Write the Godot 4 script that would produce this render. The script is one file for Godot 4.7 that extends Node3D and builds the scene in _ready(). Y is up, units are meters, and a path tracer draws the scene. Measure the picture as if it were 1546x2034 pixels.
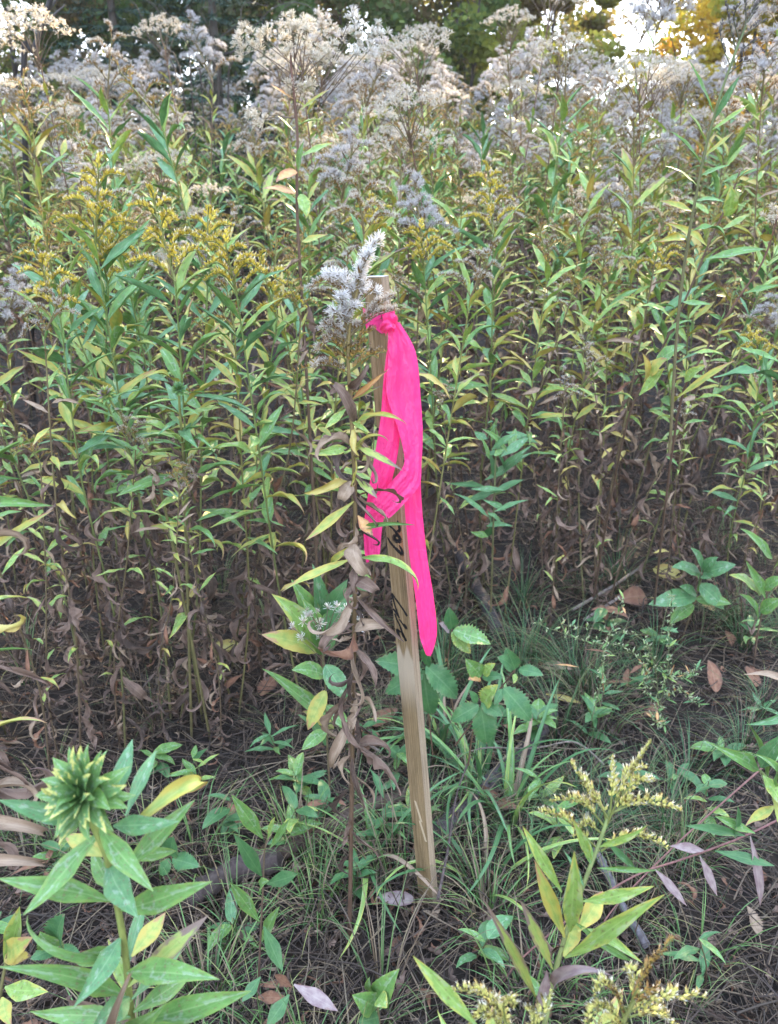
extends Node3D

# ---------------------------------------------------------------- measuring frame
const F := 1692.0            # focal length of the photograph in its own pixels
const PITCH := 24.0          # degrees that the camera looks down
const EYE := 1.45            # metres above the ground
var rng := RandomNumberGenerator.new()
var bump := FastNoiseLite.new()
var mats := {}
var lib := {}
var vcol: StandardMaterial3D
var fluffmat: StandardMaterial3D
var stemmat: StandardMaterial3D
var straw_dense := 1.0

class Acc:
	var v := PackedVector3Array()
	var n := PackedVector3Array()
	var c := PackedColorArray()
	func tri(a: Vector3, b: Vector3, d: Vector3, na: Vector3, nb: Vector3, nd: Vector3, ca: Color, cb: Color, cd: Color) -> void:
		if (b - a).cross(d - a).dot(na + nb + nd) > 0.0:
			v.append(a); v.append(d); v.append(b)
			n.append(na); n.append(nd); n.append(nb)
			c.append(ca); c.append(cd); c.append(cb)
		else:
			v.append(a); v.append(b); v.append(d)
			n.append(na); n.append(nb); n.append(nd)
			c.append(ca); c.append(cb); c.append(cd)
	func put_in(m: ArrayMesh, mat: Material) -> ArrayMesh:
		if v.is_empty():
			return m
		var a := []
		a.resize(Mesh.ARRAY_MAX)
		a[Mesh.ARRAY_VERTEX] = v
		a[Mesh.ARRAY_NORMAL] = n
		a[Mesh.ARRAY_COLOR] = c
		m.add_surface_from_arrays(Mesh.PRIMITIVE_TRIANGLES, a)
		m.surface_set_material(m.get_surface_count() - 1, mat)
		return m
	func mesh(mat: Material) -> ArrayMesh:
		return put_in(ArrayMesh.new(), mat)

# ---------------------------------------------------------------- small helpers
func rf(a: float, b: float) -> float:
	return rng.randf_range(a, b)

func jit(s: float) -> Vector3:
	return Vector3(rf(-s, s), rf(-s, s), rf(-s, s))

func lin(r: float, g: float, b: float) -> Color:
	return Color(r, g, b)

func vary(col: Color, s: float) -> Color:
	var k := 1.0 + rf(-s, s)
	return Color(col.r * k * (1.0 + rf(-s, s) * 0.3), col.g * k, col.b * k * (1.0 + rf(-s, s) * 0.3))

func height_at(x: float, z: float) -> float:
	return bump.get_noise_2d(x * 100.0, z * 100.0) * 0.035

# a point of the place seen at photo pixel (px, py), d metres ahead of the camera along the ground
func at(px: float, py: float, d: float) -> Vector3:
	var p := deg_to_rad(PITCH)
	var xx := (px - 773.0) / F
	var yy := (1017.0 - py) / F
	var s := d / (cos(p) + yy * sin(p))
	return Vector3(xx * s, EYE + s * (yy * cos(p) - sin(p)), -d)

func ground(px: float, py: float) -> Vector3:
	var p := deg_to_rad(PITCH)
	var yy := (1017.0 - py) / F
	var s := EYE / (sin(p) - yy * cos(p))
	var x := (px - 773.0) / F * s
	var z := -s * (cos(p) + yy * sin(p))
	for i in 4:
		s = (EYE - height_at(x, z)) / (sin(p) - yy * cos(p))
		x = (px - 773.0) / F * s
		z = -s * (cos(p) + yy * sin(p))
	return Vector3(x, height_at(x, z), z)

func size_at(px_len: float, py: float, d: float) -> float:
	var p := deg_to_rad(PITCH)
	return px_len / F * d / (cos(p) + (1017.0 - py) / F * sin(p))

func part(called: String, m: Mesh, parent: Node, mat: Material = null, xf := Transform3D()) -> MeshInstance3D:
	var o := MeshInstance3D.new()
	o.name = called
	o.mesh = m
	if mat:
		o.material_override = mat
	o.transform = xf
	parent.add_child(o, true)
	return o

func thing(called: String, label: String, category: String, where := Vector3.ZERO, group := "") -> Node3D:
	var o := Node3D.new()
	o.name = called
	add_child(o, true)
	o.position = where
	tag(o, label, category, group)
	return o

func tag(o: Node, label: String, category: String, group := "", kind := "") -> void:
	o.set_meta("label", label)
	if category:
		o.set_meta("category", category)
	if group:
		o.set_meta("group", group)
	if kind:
		o.set_meta("kind", kind)

# smooth curve through points
func spline(pts: Array, n: int) -> PackedVector3Array:
	var out := PackedVector3Array()
	var k := pts.size()
	for i in n + 1:
		var t := float(i) / n * (k - 1)
		var j := mini(int(t), k - 2)
		var u := t - j
		var a: Vector3 = pts[maxi(j - 1, 0)]
		var b: Vector3 = pts[j]
		var c: Vector3 = pts[j + 1]
		var d: Vector3 = pts[mini(j + 2, k - 1)]
		out.append(b.cubic_interpolate(c, a, d, u))
	return out

func tube(acc: Acc, p: PackedVector3Array, r0: float, r1: float, sides: int, c0: Color, c1: Color, rough := 0.0) -> void:
	var rings := []
	var norms := []
	var side := Vector3.RIGHT
	for i in p.size():
		var t := (p[mini(i + 1, p.size() - 1)] - p[maxi(i - 1, 0)]).normalized()
		if absf(t.dot(side)) > 0.9:
			side = Vector3.FORWARD if absf(t.dot(Vector3.FORWARD)) < 0.9 else Vector3.UP
		side = (side - t * side.dot(t)).normalized()
		var up := t.cross(side)
		var f := float(i) / (p.size() - 1)
		var ring := PackedVector3Array()
		var nn := PackedVector3Array()
		for s in sides:
			var a := TAU * s / sides
			var dir := side * cos(a) + up * sin(a)
			var r := lerpf(r0, r1, f)
			if rough > 0.0:
				r *= 1.0 + rough * bump.get_noise_3d(p[i].x * 900.0 + s * 31.0, p[i].y * 900.0, p[i].z * 900.0 + i * 7.0) * 2.0
			ring.append(p[i] + dir * r)
			nn.append(dir)
		rings.append(ring)
		norms.append(nn)
	for i in p.size() - 1:
		var ca := c0.lerp(c1, float(i) / (p.size() - 1))
		var cb := c0.lerp(c1, float(i + 1) / (p.size() - 1))
		for s in sides:
			var s2 := (s + 1) % sides
			acc.tri(rings[i][s], rings[i + 1][s], rings[i + 1][s2], norms[i][s], norms[i + 1][s], norms[i + 1][s2], ca, cb, cb)
			acc.tri(rings[i][s], rings[i + 1][s2], rings[i][s2], norms[i][s], norms[i + 1][s2], norms[i][s2], ca, cb, ca)
	var last := p.size() - 1
	for e in [0, last]:
		var tip: Vector3 = p[e] + (p[e] - p[1 if e == 0 else last - 1]).normalized() * lerpf(r0, r1, 0.0 if e == 0 else 1.0) * 0.5
		var nt := (tip - p[e]).normalized()
		for s in sides:
			acc.tri(rings[e][s], rings[e][(s + 1) % sides], tip, nt, nt, nt, c0 if e == 0 else c1, c0 if e == 0 else c1, c0 if e == 0 else c1)

# ---------------------------------------------------------------- leaves
# One leaf, 1 long, from the origin along +X, upper side +Y.
func leaf_mesh(P: Dictionary) -> Dictionary:
	var seg: int = P.get("seg", 14)
	var cols: int = P.get("cols", 4)
	var hw: float = P.get("w", 0.075)
	var wide: float = P.get("wide", 0.36)
	var basis := Basis(Vector3.FORWARD, 0.0)
	basis = Basis.IDENTITY.rotated(Vector3.BACK, P.get("rise", 0.0))
	var pos := Vector3.ZERO
	var ds := 1.0 / seg
	var grid := []
	var teeth: float = P.get("teeth", 0.0)
	var ph: float = P.get("phase", 0.0)
	for i in seg + 1:
		var t := float(i) / seg
		var prof: float
		if P.get("strap", false):
			prof = minf(1.0, 0.75 + t) * pow(maxf(1.0 - t, 0.0), 0.45)
		elif P.get("ovate", false):
			prof = pow(sin(PI * pow(t, 0.8)), 0.85)
		else:
			prof = pow(t / wide, 0.85) if t < wide else pow(maxf(0.0, 1.0 - pow((t - wide) / (1.0 - wide), 1.7)), 1.0)
			prof = maxf(prof, 0.10 * (1.0 - t))
		if teeth > 0.0:
			prof *= 1.0 + teeth * (0.5 if i % 2 == 0 else -0.5)
		prof = maxf(prof, 0.015)
		var half := hw * prof
		var roll: float = P.get("roll", 0.0) * (0.5 + t)
		var fold: float = P.get("fold", 0.25)
		var row := PackedVector3Array()
		for c in cols + 1:
			var s := -1.0 + 2.0 * c / cols
			var m := absf(s)
			var x := m
			var y := 0.0
			if absf(roll) > 0.05:
				x = sin(roll * m) / roll
				y = (1.0 - cos(roll * m)) / roll
			var cx := x * cos(fold) - y * sin(fold)
			var cy := x * sin(fold) + y * cos(fold)
			cy += P.get("wave", 0.0) * m * sin(t * P.get("waves", 15.0) + ph + (2.0 if s > 0.0 else 0.0))
			cy += P.get("pleat", 0.0) * m * (0.5 if i % 2 == 0 else -0.5)
			row.append(pos + (basis.z * signf(s) * cx + basis.y * cy) * half)
		grid.append(row)
		var k := pow(t, P.get("when", 1.0))
		basis = basis.rotated(basis.z, -P.get("bend", 0.4) * ds * k * (1.0 + P.get("when", 1.0)))
		basis = basis.rotated(basis.y, P.get("sway", 0.0) * ds * sin(t * 5.0 + ph))
		basis = basis.rotated(basis.x, P.get("twist", 0.0) * ds)
		basis = basis.orthonormalized()
		if t > 0.75:
			basis = basis.rotated(basis.z, -P.get("hook", 0.0) * ds * 4.0).orthonormalized()
		pos += basis.x * ds
	var vs := PackedVector3Array()
	var ns := PackedVector3Array()
	var uv := PackedVector2Array()
	var ix := PackedInt32Array()
	for i in seg + 1:
		for c in cols + 1:
			var dt: Vector3 = grid[mini(i + 1, seg)][c] - grid[maxi(i - 1, 0)][c]
			var du: Vector3 = grid[i][mini(c + 1, cols)] - grid[i][maxi(c - 1, 0)]
			vs.append(grid[i][c])
			var nn := du.cross(dt)
			ns.append(nn.normalized() if nn.length() > 1e-12 else Vector3.UP)
			uv.append(Vector2(float(c) / cols, float(i) / seg))
	for i in seg:
		for c in cols:
			var a := i * (cols + 1) + c
			var b := a + cols + 1
			for q in [[a, a + 1, b + 1], [a, b + 1, b]]:
				var g := (vs[q[1]] - vs[q[0]]).cross(vs[q[2]] - vs[q[0]])
				if g.dot(ns[q[0]] + ns[q[1]] + ns[q[2]]) > 0.0:
					ix.append_array(PackedInt32Array([q[0], q[2], q[1]]))
				else:
					ix.append_array(PackedInt32Array([q[0], q[1], q[2]]))
	var arr := []
	arr.resize(Mesh.ARRAY_MAX)
	arr[Mesh.ARRAY_VERTEX] = vs
	arr[Mesh.ARRAY_NORMAL] = ns
	arr[Mesh.ARRAY_TEX_UV] = uv
	arr[Mesh.ARRAY_INDEX] = ix
	var m := ArrayMesh.new()
	m.add_surface_from_arrays(Mesh.PRIMITIVE_TRIANGLES, arr)
	var mid := cols / 2
	return {"mesh": m, "chord": grid[seg][mid], "w": hw * 2.0}

func make_leaf_library() -> void:
	var fresh := []
	for i in 10:
		fresh.append(leaf_mesh({"w": rf(0.078, 0.10), "bend": rf(0.1, 0.7), "rise": rf(0.0, 0.25), "fold": rf(0.15, 0.5), "roll": rf(-0.3, 0.5), "twist": rf(-0.7, 0.7), "sway": rf(-0.5, 0.5), "wave": rf(0.05, 0.22), "phase": rf(0, 6), "wide": rf(0.28, 0.42)}))
	lib.fresh = fresh
	var droop := []
	for i in 8:
		droop.append(leaf_mesh({"w": rf(0.085, 0.11), "bend": rf(1.0, 2.1), "rise": rf(0.3, 0.7), "when": rf(0.8, 1.6), "fold": rf(0.2, 0.6), "roll": rf(0.0, 0.8), "twist": rf(-1.2, 1.2), "sway": rf(-0.8, 0.8), "wave": rf(0.1, 0.35), "phase": rf(0, 6), "hook": rf(0.0, 0.8)}))
	lib.droop = droop
	var dry := []
	for i in 14:
		dry.append(leaf_mesh({"seg": 18, "w": rf(0.10, 0.16), "bend": rf(0.6, 3.6) * (1.0 if i % 3 else -0.7), "rise": rf(-0.2, 0.5), "when": rf(0.5, 1.8), "fold": rf(0.3, 0.9), "roll": rf(0.9, 2.4), "twist": rf(-4.5, 4.5), "sway": rf(-2.5, 2.5), "wave": rf(0.2, 0.6), "waves": rf(12, 26), "phase": rf(0, 6), "hook": rf(0.0, 4.0)}))
	lib.dry = dry
	var curl := []
	for i in 6:
		curl.append(leaf_mesh({"seg": 24, "w": rf(0.09, 0.13), "bend": rf(3.0, 4.5), "rise": rf(0.2, 0.8), "when": rf(1.2, 2.2), "fold": rf(0.2, 0.5), "roll": rf(0.5, 1.5), "twist": rf(-2.0, 2.0), "sway": rf(-0.6, 0.6), "wave": rf(0.1, 0.4), "phase": rf(0, 6), "hook": rf(1.0, 4.0)}))
	lib.curl = curl
	var broad := []
	for i in 6:
		broad.append(leaf_mesh({"seg": 16, "ovate": true, "w": rf(0.15, 0.21), "bend": rf(0.2, 0.9), "rise": rf(0.0, 0.3), "fold": rf(0.1, 0.35), "roll": rf(-0.2, 0.5), "twist": rf(-0.5, 0.5), "wave": rf(0.03, 0.12), "phase": rf(0, 6), "teeth": 0.05}))
	lib.broad = broad
	var toothed := []
	for i in 5:
		toothed.append(leaf_mesh({"seg": 24, "ovate": true, "w": rf(0.24, 0.31), "bend": rf(0.3, 0.9), "rise": rf(0.1, 0.4), "fold": rf(0.12, 0.3), "roll": rf(-0.4, 0.2), "twist": rf(-0.4, 0.4), "wave": 0.06, "phase": rf(0, 6), "teeth": 0.22, "pleat": 0.13}))
	lib.toothed = toothed
	var strap := []
	for i in 6:
		strap.append(leaf_mesh({"seg": 12, "cols": 2, "strap": true, "w": rf(0.014, 0.02), "bend": rf(0.9, 2.0), "rise": rf(0.9, 1.25), "fold": rf(0.3, 0.6), "twist": rf(-0.8, 0.8), "sway": rf(-0.4, 0.4)}))
	lib.strap = strap
	var straight := []
	for i in 4:
		straight.append(leaf_mesh({"seg": 10, "w": rf(0.075, 0.09), "bend": rf(-0.3, 0.3), "fold": rf(0.25, 0.5), "twist": rf(-0.3, 0.3), "wave": 0.1, "phase": rf(0, 6), "wide": 0.45}))
	lib.straight = straight

# the picture of one leaf's colour: u across, v from stalk to tip
func leaf_picture(base: Color, base2: Color, edge: Color, edge_at: float, tip: Color, tip_at: float, spot: Color, spots: float, vein: float, k: int) -> ImageTexture:
	var w := 48
	var h := 192
	var im := Image.create_empty(w, h, false, Image.FORMAT_RGB8)
	var n1 := FastNoiseLite.new()
	n1.seed = k
	n1.frequency = 0.02
	n1.fractal_octaves = 4
	var n2 := FastNoiseLite.new()
	n2.seed = k + 77
	n2.frequency = 0.11
	n2.noise_type = FastNoiseLite.TYPE_CELLULAR
	var brown_spot := lin(0.14, 0.10, 0.05)
	var n3 := FastNoiseLite.new()
	n3.seed = k + 99
	n3.frequency = 0.4
	for y in h:
		var t := (y + 0.5) / h
		for x in w:
			var u := absf((x + 0.5) / w * 2.0 - 1.0)
			var a := n1.get_noise_2d(x * 1.6, y)
			var b := n1.get_noise_2d(x * 1.6 + 300.0, y * 1.0)
			var col := base.lerp(base2, clampf(0.5 + a * 1.3, 0.0, 1.0))
			col = col.lerp(edge, smoothstep(edge_at - 0.1, edge_at + 0.45, u + b * 0.6 + 0.1 * t))
			col = col.lerp(tip, smoothstep(tip_at, tip_at + 0.12, t + a * 0.28 + u * 0.08))
			if spots > 0.0 and n2.get_noise_2d(x * 1.3, y) < -1.0 + spots * (1.0 + b):
				col = col.lerp(spot, 0.75)
			if vein > 0.049 and base.g > base.r:
				col = col.lerp(lin(0.34, 0.40, 0.33), 0.35 * smoothstep(0.22, 0.5, n1.get_noise_2d(x * 2.2 + 800.0, y * 1.3)))
				col = col.lerp(brown_spot, 0.6 * smoothstep(0.36, 0.46, n1.get_noise_2d(x * 4.0 + 1500.0, y * 3.0)))
			var fine := 1.0 + n3.get_noise_2d(x, y) * 0.10
			var rib := 1.0 - smoothstep(0.02, 0.09, u)
			rib = maxf(rib, 0.45 * (1.0 - smoothstep(0.0, 0.07, absf(u - 0.42 * sin(PI * minf(t * 1.1, 1.0))))))
			var lat := fposmod(t * 11.0 - u * 1.3, 1.0)
			rib = maxf(rib, 0.35 * (1.0 - smoothstep(0.0, 0.14, minf(lat, 1.0 - lat))))
			col = col.lerp(col * 1.0 + Color(vein, vein, vein * 0.7), rib)
			col = Color(col.r * fine, col.g * fine, col.b * fine)
			im.set_pixel(x, y, col.linear_to_srgb())
	return ImageTexture.create_from_image(im)

func leaf_material(called: String, tex: Texture2D, rough: float, through: float, through_col: Color) -> void:
	var m := StandardMaterial3D.new()
	m.resource_name = called
	m.albedo_texture = tex
	m.roughness = rough
	m.metallic_specular = 0.45
	m.cull_mode = BaseMaterial3D.CULL_DISABLED
	m.backlight_enabled = true
	m.backlight = through_col * through
	m.heightmap_enabled = false
	mats[called] = m

func make_materials() -> void:
	var brown := lin(0.16, 0.10, 0.06)
	var ylw := lin(0.40, 0.335, 0.075)
	leaf_material("green", leaf_picture(lin(0.088, 0.200, 0.046), lin(0.13, 0.265, 0.066), lin(0.17, 0.26, 0.055), 0.75, lin(0.22, 0.28, 0.07), 0.95, brown, 0.12, 0.07, 1), 0.5, 0.3, Color(0.9, 1.0, 0.5))
	leaf_material("green_blue", leaf_picture(lin(0.068, 0.178, 0.068), lin(0.102, 0.235, 0.088), lin(0.10, 0.20, 0.065), 0.8, lin(0.13, 0.22, 0.08), 1.05, brown, 0.07, 0.07, 2), 0.45, 0.25, Color(0.9, 1.0, 0.5))
	leaf_material("green_lime", leaf_picture(lin(0.18, 0.30, 0.065), lin(0.25, 0.38, 0.095), lin(0.38, 0.40, 0.09), 0.7, lin(0.42, 0.36, 0.08), 0.9, brown, 0.12, 0.06, 3), 0.5, 0.4, Color(1.0, 1.0, 0.4))
	leaf_material("yellowing", leaf_picture(lin(0.23, 0.31, 0.07), lin(0.37, 0.38, 0.09), ylw, 0.45, lin(0.34, 0.20, 0.10), 0.82, brown, 0.14, 0.04, 4), 0.55, 0.4, Color(1.0, 0.95, 0.4))
	leaf_material("yellow", leaf_picture(ylw, lin(0.46, 0.385, 0.13), lin(0.40, 0.29, 0.08), 0.6, brown, 0.85, brown, 0.14, 0.03, 5), 0.55, 0.4, Color(1.0, 0.9, 0.4))
	leaf_material("orange", leaf_picture(lin(0.55, 0.30, 0.10), lin(0.58, 0.36, 0.16), lin(0.40, 0.17, 0.08), 0.6, lin(0.25, 0.13, 0.09), 0.85, brown, 0.12, 0.03, 6), 0.55, 0.4, Color(1.0, 0.8, 0.4))
	leaf_material("edge_brown", leaf_picture(lin(0.26, 0.36, 0.085), lin(0.38, 0.40, 0.11), lin(0.22, 0.15, 0.11), 0.72, lin(0.20, 0.14, 0.11), 0.72, brown, 0.16, 0.04, 13), 0.6, 0.35, Color(1.0, 0.95, 0.4))
	leaf_material("dry_plum", leaf_picture(lin(0.115, 0.072, 0.052), lin(0.175, 0.113, 0.083), lin(0.21, 0.14, 0.105), 0.8, lin(0.15, 0.10, 0.085), 0.9, lin(0.09, 0.06, 0.05), 0.10, 0.05, 7), 0.8, 0.25, Color(1.0, 0.75, 0.6))
	leaf_material("dry_tan", leaf_picture(lin(0.25, 0.175, 0.115), lin(0.33, 0.24, 0.165), lin(0.20, 0.135, 0.09), 0.8, lin(0.20, 0.13, 0.09), 0.9, brown, 0.10, 0.05, 8), 0.8, 0.25, Color(1.0, 0.8, 0.6))
	leaf_material("dry_dark", leaf_picture(lin(0.052, 0.034, 0.026), lin(0.088, 0.057, 0.043), lin(0.12, 0.08, 0.058), 0.8, lin(0.08, 0.055, 0.045), 0.9, lin(0.05, 0.04, 0.03), 0.10, 0.04, 9), 0.8, 0.2, Color(1.0, 0.75, 0.6))
	leaf_material("dry_rust", leaf_picture(lin(0.19, 0.085, 0.05), lin(0.25, 0.13, 0.075), lin(0.14, 0.075, 0.05), 0.7, lin(0.16, 0.09, 0.06), 0.85, brown, 0.12, 0.04, 10), 0.8, 0.25, Color(1.0, 0.7, 0.5))
	leaf_material("dark_green", leaf_picture(lin(0.045, 0.13, 0.042), lin(0.07, 0.17, 0.055), lin(0.08, 0.15, 0.06), 0.85, lin(0.13, 0.12, 0.07), 0.97, brown, 0.05, 0.04, 11), 0.5, 0.25, Color(0.9, 1.0, 0.5))
	leaf_material("bramble", leaf_picture(lin(0.045, 0.135, 0.045), lin(0.068, 0.175, 0.055), lin(0.13, 0.17, 0.07), 0.85, lin(0.20, 0.12, 0.09), 0.95, lin(0.20, 0.10, 0.06), 0.08, 0.04, 12), 0.55, 0.25, Color(0.9, 1.0, 0.5))
	leaf_material("purple", leaf_picture(lin(0.24, 0.17, 0.17), lin(0.32, 0.25, 0.23), lin(0.20, 0.12, 0.12), 0.7, lin(0.22, 0.14, 0.12), 0.9, brown, 0.10, 0.04, 14), 0.6, 0.3, Color(1.0, 0.8, 0.7))
	leaf_material("rosette_tip", leaf_picture(lin(0.085, 0.19, 0.055), lin(0.13, 0.25, 0.075), lin(0.12, 0.22, 0.06), 0.8, lin(0.46, 0.44, 0.12), 0.80, brown, 0.02, 0.05, 15), 0.5, 0.3, Color(0.9, 1.0, 0.5))
	vcol = StandardMaterial3D.new()
	vcol.vertex_color_use_as_albedo = true
	vcol.roughness = 0.75
	vcol.cull_mode = BaseMaterial3D.CULL_DISABLED
	vcol.backlight_enabled = true
	vcol.backlight = Color(0.2, 0.2, 0.2)
	stemmat = StandardMaterial3D.new()
	stemmat.vertex_color_use_as_albedo = true
	stemmat.roughness = 0.65
	var sn := NoiseTexture2D.new()
	var fn := FastNoiseLite.new()
	fn.frequency = 0.02
	fn.fractal_octaves = 4
	fn.seed = 5
	sn.noise = fn
	sn.width = 256
	sn.height = 256
	sn.seamless = true
	var ramp := Gradient.new()
	ramp.set_color(0, Color(0.72, 0.70, 0.68))
	ramp.set_color(1, Color(1, 1, 1))
	sn.color_ramp = ramp
	stemmat.albedo_texture = sn
	stemmat.uv1_triplanar = true
	stemmat.uv1_scale = Vector3(22, 5, 22)
	fluffmat = StandardMaterial3D.new()
	fluffmat.vertex_color_use_as_albedo = true
	fluffmat.roughness = 0.9
	fluffmat.cull_mode = BaseMaterial3D.CULL_DISABLED
	fluffmat.backlight_enabled = true
	fluffmat.backlight = Color(1.0, 0.98, 0.95)

# a leaf whose stalk end, direction, upper side and length are known
func leaf_xf(base: Vector3, dir: Vector3, up: Vector3, length: float, ws := 1.0) -> Transform3D:
	var d := dir.normalized()
	var u := up - d * up.dot(d)
	if u.length() < 0.05:
		u = d.cross(Vector3(0.3, 0.2, 0.9))
	u = u.normalized()
	var s := d.cross(u)
	return Transform3D(Basis(d * length, u * length, s * length * ws), base)

func put_leaf(parent: Node, kind: String, mat: String, base: Vector3, dir: Vector3, up: Vector3, length: float, ws := 1.0, called := "leaf") -> MeshInstance3D:
	var v: Dictionary = lib[kind][rng.randi() % lib[kind].size()]
	return part(called, v.mesh, parent, mats[mat], leaf_xf(base, dir, up, length, ws))

# a leaf that reaches from base to tip and is width metres across
func leaf_to(parent: Node, kind: String, mat: String, base: Vector3, tip: Vector3, up: Vector3, width: float, which := -1, called := "leaf") -> MeshInstance3D:
	var pick: int = which if which >= 0 else rng.randi() % lib[kind].size()
	var v: Dictionary = lib[kind][pick % lib[kind].size()]
	var c: Vector3 = v.chord
	var cd := c.normalized()
	var cu := (Vector3.UP - cd * cd.y).normalized()
	var from := Basis(cd, cu, cd.cross(cu))
	var td := (tip - base).normalized()
	var tu := up - td * up.dot(td)
	tu = tu.normalized() if tu.length() > 0.03 else td.cross(Vector3(0.9, 0.1, 0.3)).normalized()
	var to := Basis(td, tu, td.cross(tu))
	var k := (tip - base).length() / maxf(c.length(), 0.15)
	var ws: float = clampf(width * (1.7 if kind in ["dry", "curl"] else 1.0) / (v.w * k), 0.3, 3.0)
	return part(called, v.mesh, parent, mats[mat], Transform3D(to * from.inverse() * Basis.from_scale(Vector3(k, k, k * ws)), base))

# ---------------------------------------------------------------- flower heads
func floret(acc: Acc, base: Vector3, axis: Vector3, length: float, rad: float, cb: Color, ct: Color, tuft: Color, hairs: int) -> void:
	var a := axis.normalized()
	var s := a.cross(Vector3(0.31, 0.7, 0.64)).normalized()
	var u := a.cross(s)
	var mid := base + a * length * 0.45
	var top := base + a * length
	var m := []
	var mn := []
	for k in 4:
		var an := TAU * k / 4.0
		var d := s * cos(an) + u * sin(an)
		m.append(mid + d * rad)
		mn.append((d + a * 0.1).normalized())
	for k in 4:
		var k2 := (k + 1) % 4
		acc.tri(base, m[k], m[k2], (mn[k] + mn[k2]).normalized(), mn[k], mn[k2], cb * 0.85, cb, cb)
		acc.tri(m[k], top + (m[k] - mid) * 0.45, m[k2], mn[k], mn[k], mn[k2], cb, ct, cb)
	for k in hairs:
		var d := (a + jit(0.75)).normalized()
		var p := d.cross(jit(1.0)).normalized() * rad * 0.42
		acc.tri(top - p - a * length * 0.25, top + p - a * length * 0.25, top + d * length * 0.5, d, d, d, ct, ct, tuft)

func puff(acc: Acc, centre: Vector3, axis: Vector3, r: float, hairs: int, core: Color, hair: Color, hw := 0.09, open := 1.0) -> void:
	var a := axis.normalized()
	for k in hairs:
		var d := (a * rf(0.0, 1.1 / open) + jit(1.0)).normalized()
		if d.dot(a) < -0.35:
			d = -d
		var p := d.cross(jit(1.0)).normalized() * r * hw
		var rr := r * rf(0.7, 1.1)
		var n := (d * 0.6 + Vector3.UP * 0.8).normalized()
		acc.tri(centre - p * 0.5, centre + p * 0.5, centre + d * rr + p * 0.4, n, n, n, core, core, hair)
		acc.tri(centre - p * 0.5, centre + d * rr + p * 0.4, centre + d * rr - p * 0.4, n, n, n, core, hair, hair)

const YEL := Color(0.62, 0.45, 0.04)
const GOLD := Color(0.40, 0.25, 0.05)
const WHITE := Color(0.93, 0.90, 0.86)
const CREAM := Color(0.72, 0.675, 0.59)

# one arching branch of a goldenrod plume; stage 0 yellow, 1 spent gold and brown, 2 half in seed, 3 white fluff, 4 dark
func plume_branch(pts: PackedVector3Array, r: float, stage: int, step: float, start: float, fluff := WHITE) -> ArrayMesh:
	var stem := Acc.new()
	var head := Acc.new()
	var cs := lin(0.22, 0.26, 0.07) if stage < 2 or stage == 5 else lin(0.24, 0.19, 0.09)
	if stage == 4:
		cs = lin(0.12, 0.13, 0.07)
	tube(stem, pts, r * 0.16, r * 0.07, 4, cs, cs)
	var total := 0.0
	for i in pts.size() - 1:
		total += pts[i].distance_to(pts[i + 1])
	var n := int(total * (1.0 - start) / step)
	for i in n:
		var f := start + (1.0 - start) * (i + rf(-0.3, 0.3) + 0.5) / n
		var q := clampf(f, 0.0, 0.999) * (pts.size() - 1)
		var j := int(q)
		var p := pts[j].lerp(pts[j + 1], q - j)
		var t := (pts[j + 1] - pts[j]).normalized()
		var side := t.cross(Vector3.UP).normalized()
		var taper := 1.0 - 0.55 * maxf(0.0, (f - 0.55) / 0.45)
		for w in 2:
			var out := (Vector3.UP * rf(0.35, 1.0) + side * rf(-1.0, 1.0) + t * rf(0.1, 0.6)).normalized()
			var b := p + out * r * 0.25 * taper
			var l := r * rf(0.75, 1.15) * taper
			if stage == 5:
				floret(head, b, out, l, l * 0.28, vary(lin(0.40, 0.40, 0.10).lerp(lin(0.56, 0.50, 0.13), rf(0.0, 1.0)), 0.15), vary(lin(0.66, 0.58, 0.22), 0.15), vary(lin(0.90, 0.87, 0.78) if rng.randf() < 0.7 else lin(0.30, 0.18, 0.08), 0.1), 5)
			elif stage == 0:
				floret(head, b, out, l, l * 0.28, vary(lin(0.42, 0.38, 0.06).lerp(YEL, rf(0.3, 1.0)), 0.2), vary(lin(0.70, 0.54, 0.09), 0.2), vary(lin(0.88, 0.85, 0.74) if rng.randf() < 0.7 else lin(0.30, 0.18, 0.07), 0.15), 3)
			elif stage == 1:
				floret(head, b, out, l, l * 0.22, vary(lin(0.44, 0.28, 0.05).lerp(lin(0.24, 0.15, 0.06), rf(0.0, 0.9)), 0.2), vary(lin(0.33, 0.20, 0.06), 0.3), vary(lin(0.6, 0.52, 0.42) if rng.randf() < 0.45 else lin(0.16, 0.10, 0.07), 0.15), 4)
			elif stage == 2:
				floret(head, b, out, l, l * 0.2, vary(lin(0.32, 0.19, 0.05), 0.3), vary(lin(0.22, 0.14, 0.07), 0.3), lin(0.5, 0.42, 0.34), 2)
				if rng.randf() < 0.75:
					puff(head, b + out * l * 0.75, out, r * 0.85, 15, lin(0.46, 0.36, 0.25), vary(lin(0.80, 0.76, 0.69), 0.1), 0.065)
			elif stage == 3:
				if rng.randf() < 0.55:
					floret(head, b, out, l * 1.05, l * 0.16, lin(0.30, 0.19, 0.07), lin(0.22, 0.13, 0.07), lin(0.26, 0.17, 0.11), 2)
				if w == 0 or rng.randf() < 0.5:
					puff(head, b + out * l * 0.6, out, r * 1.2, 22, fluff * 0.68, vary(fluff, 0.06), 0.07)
			else:
				floret(head, b, out, l, l * 0.26, vary(lin(0.10, 0.085, 0.07), 0.3), vary(lin(0.14, 0.115, 0.10), 0.3), vary(lin(0.26, 0.23, 0.21), 0.2), 3)
	var m := stem.mesh(stemmat)
	return head.put_in(m, vcol if stage < 2 or stage >= 4 else fluffmat)

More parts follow.
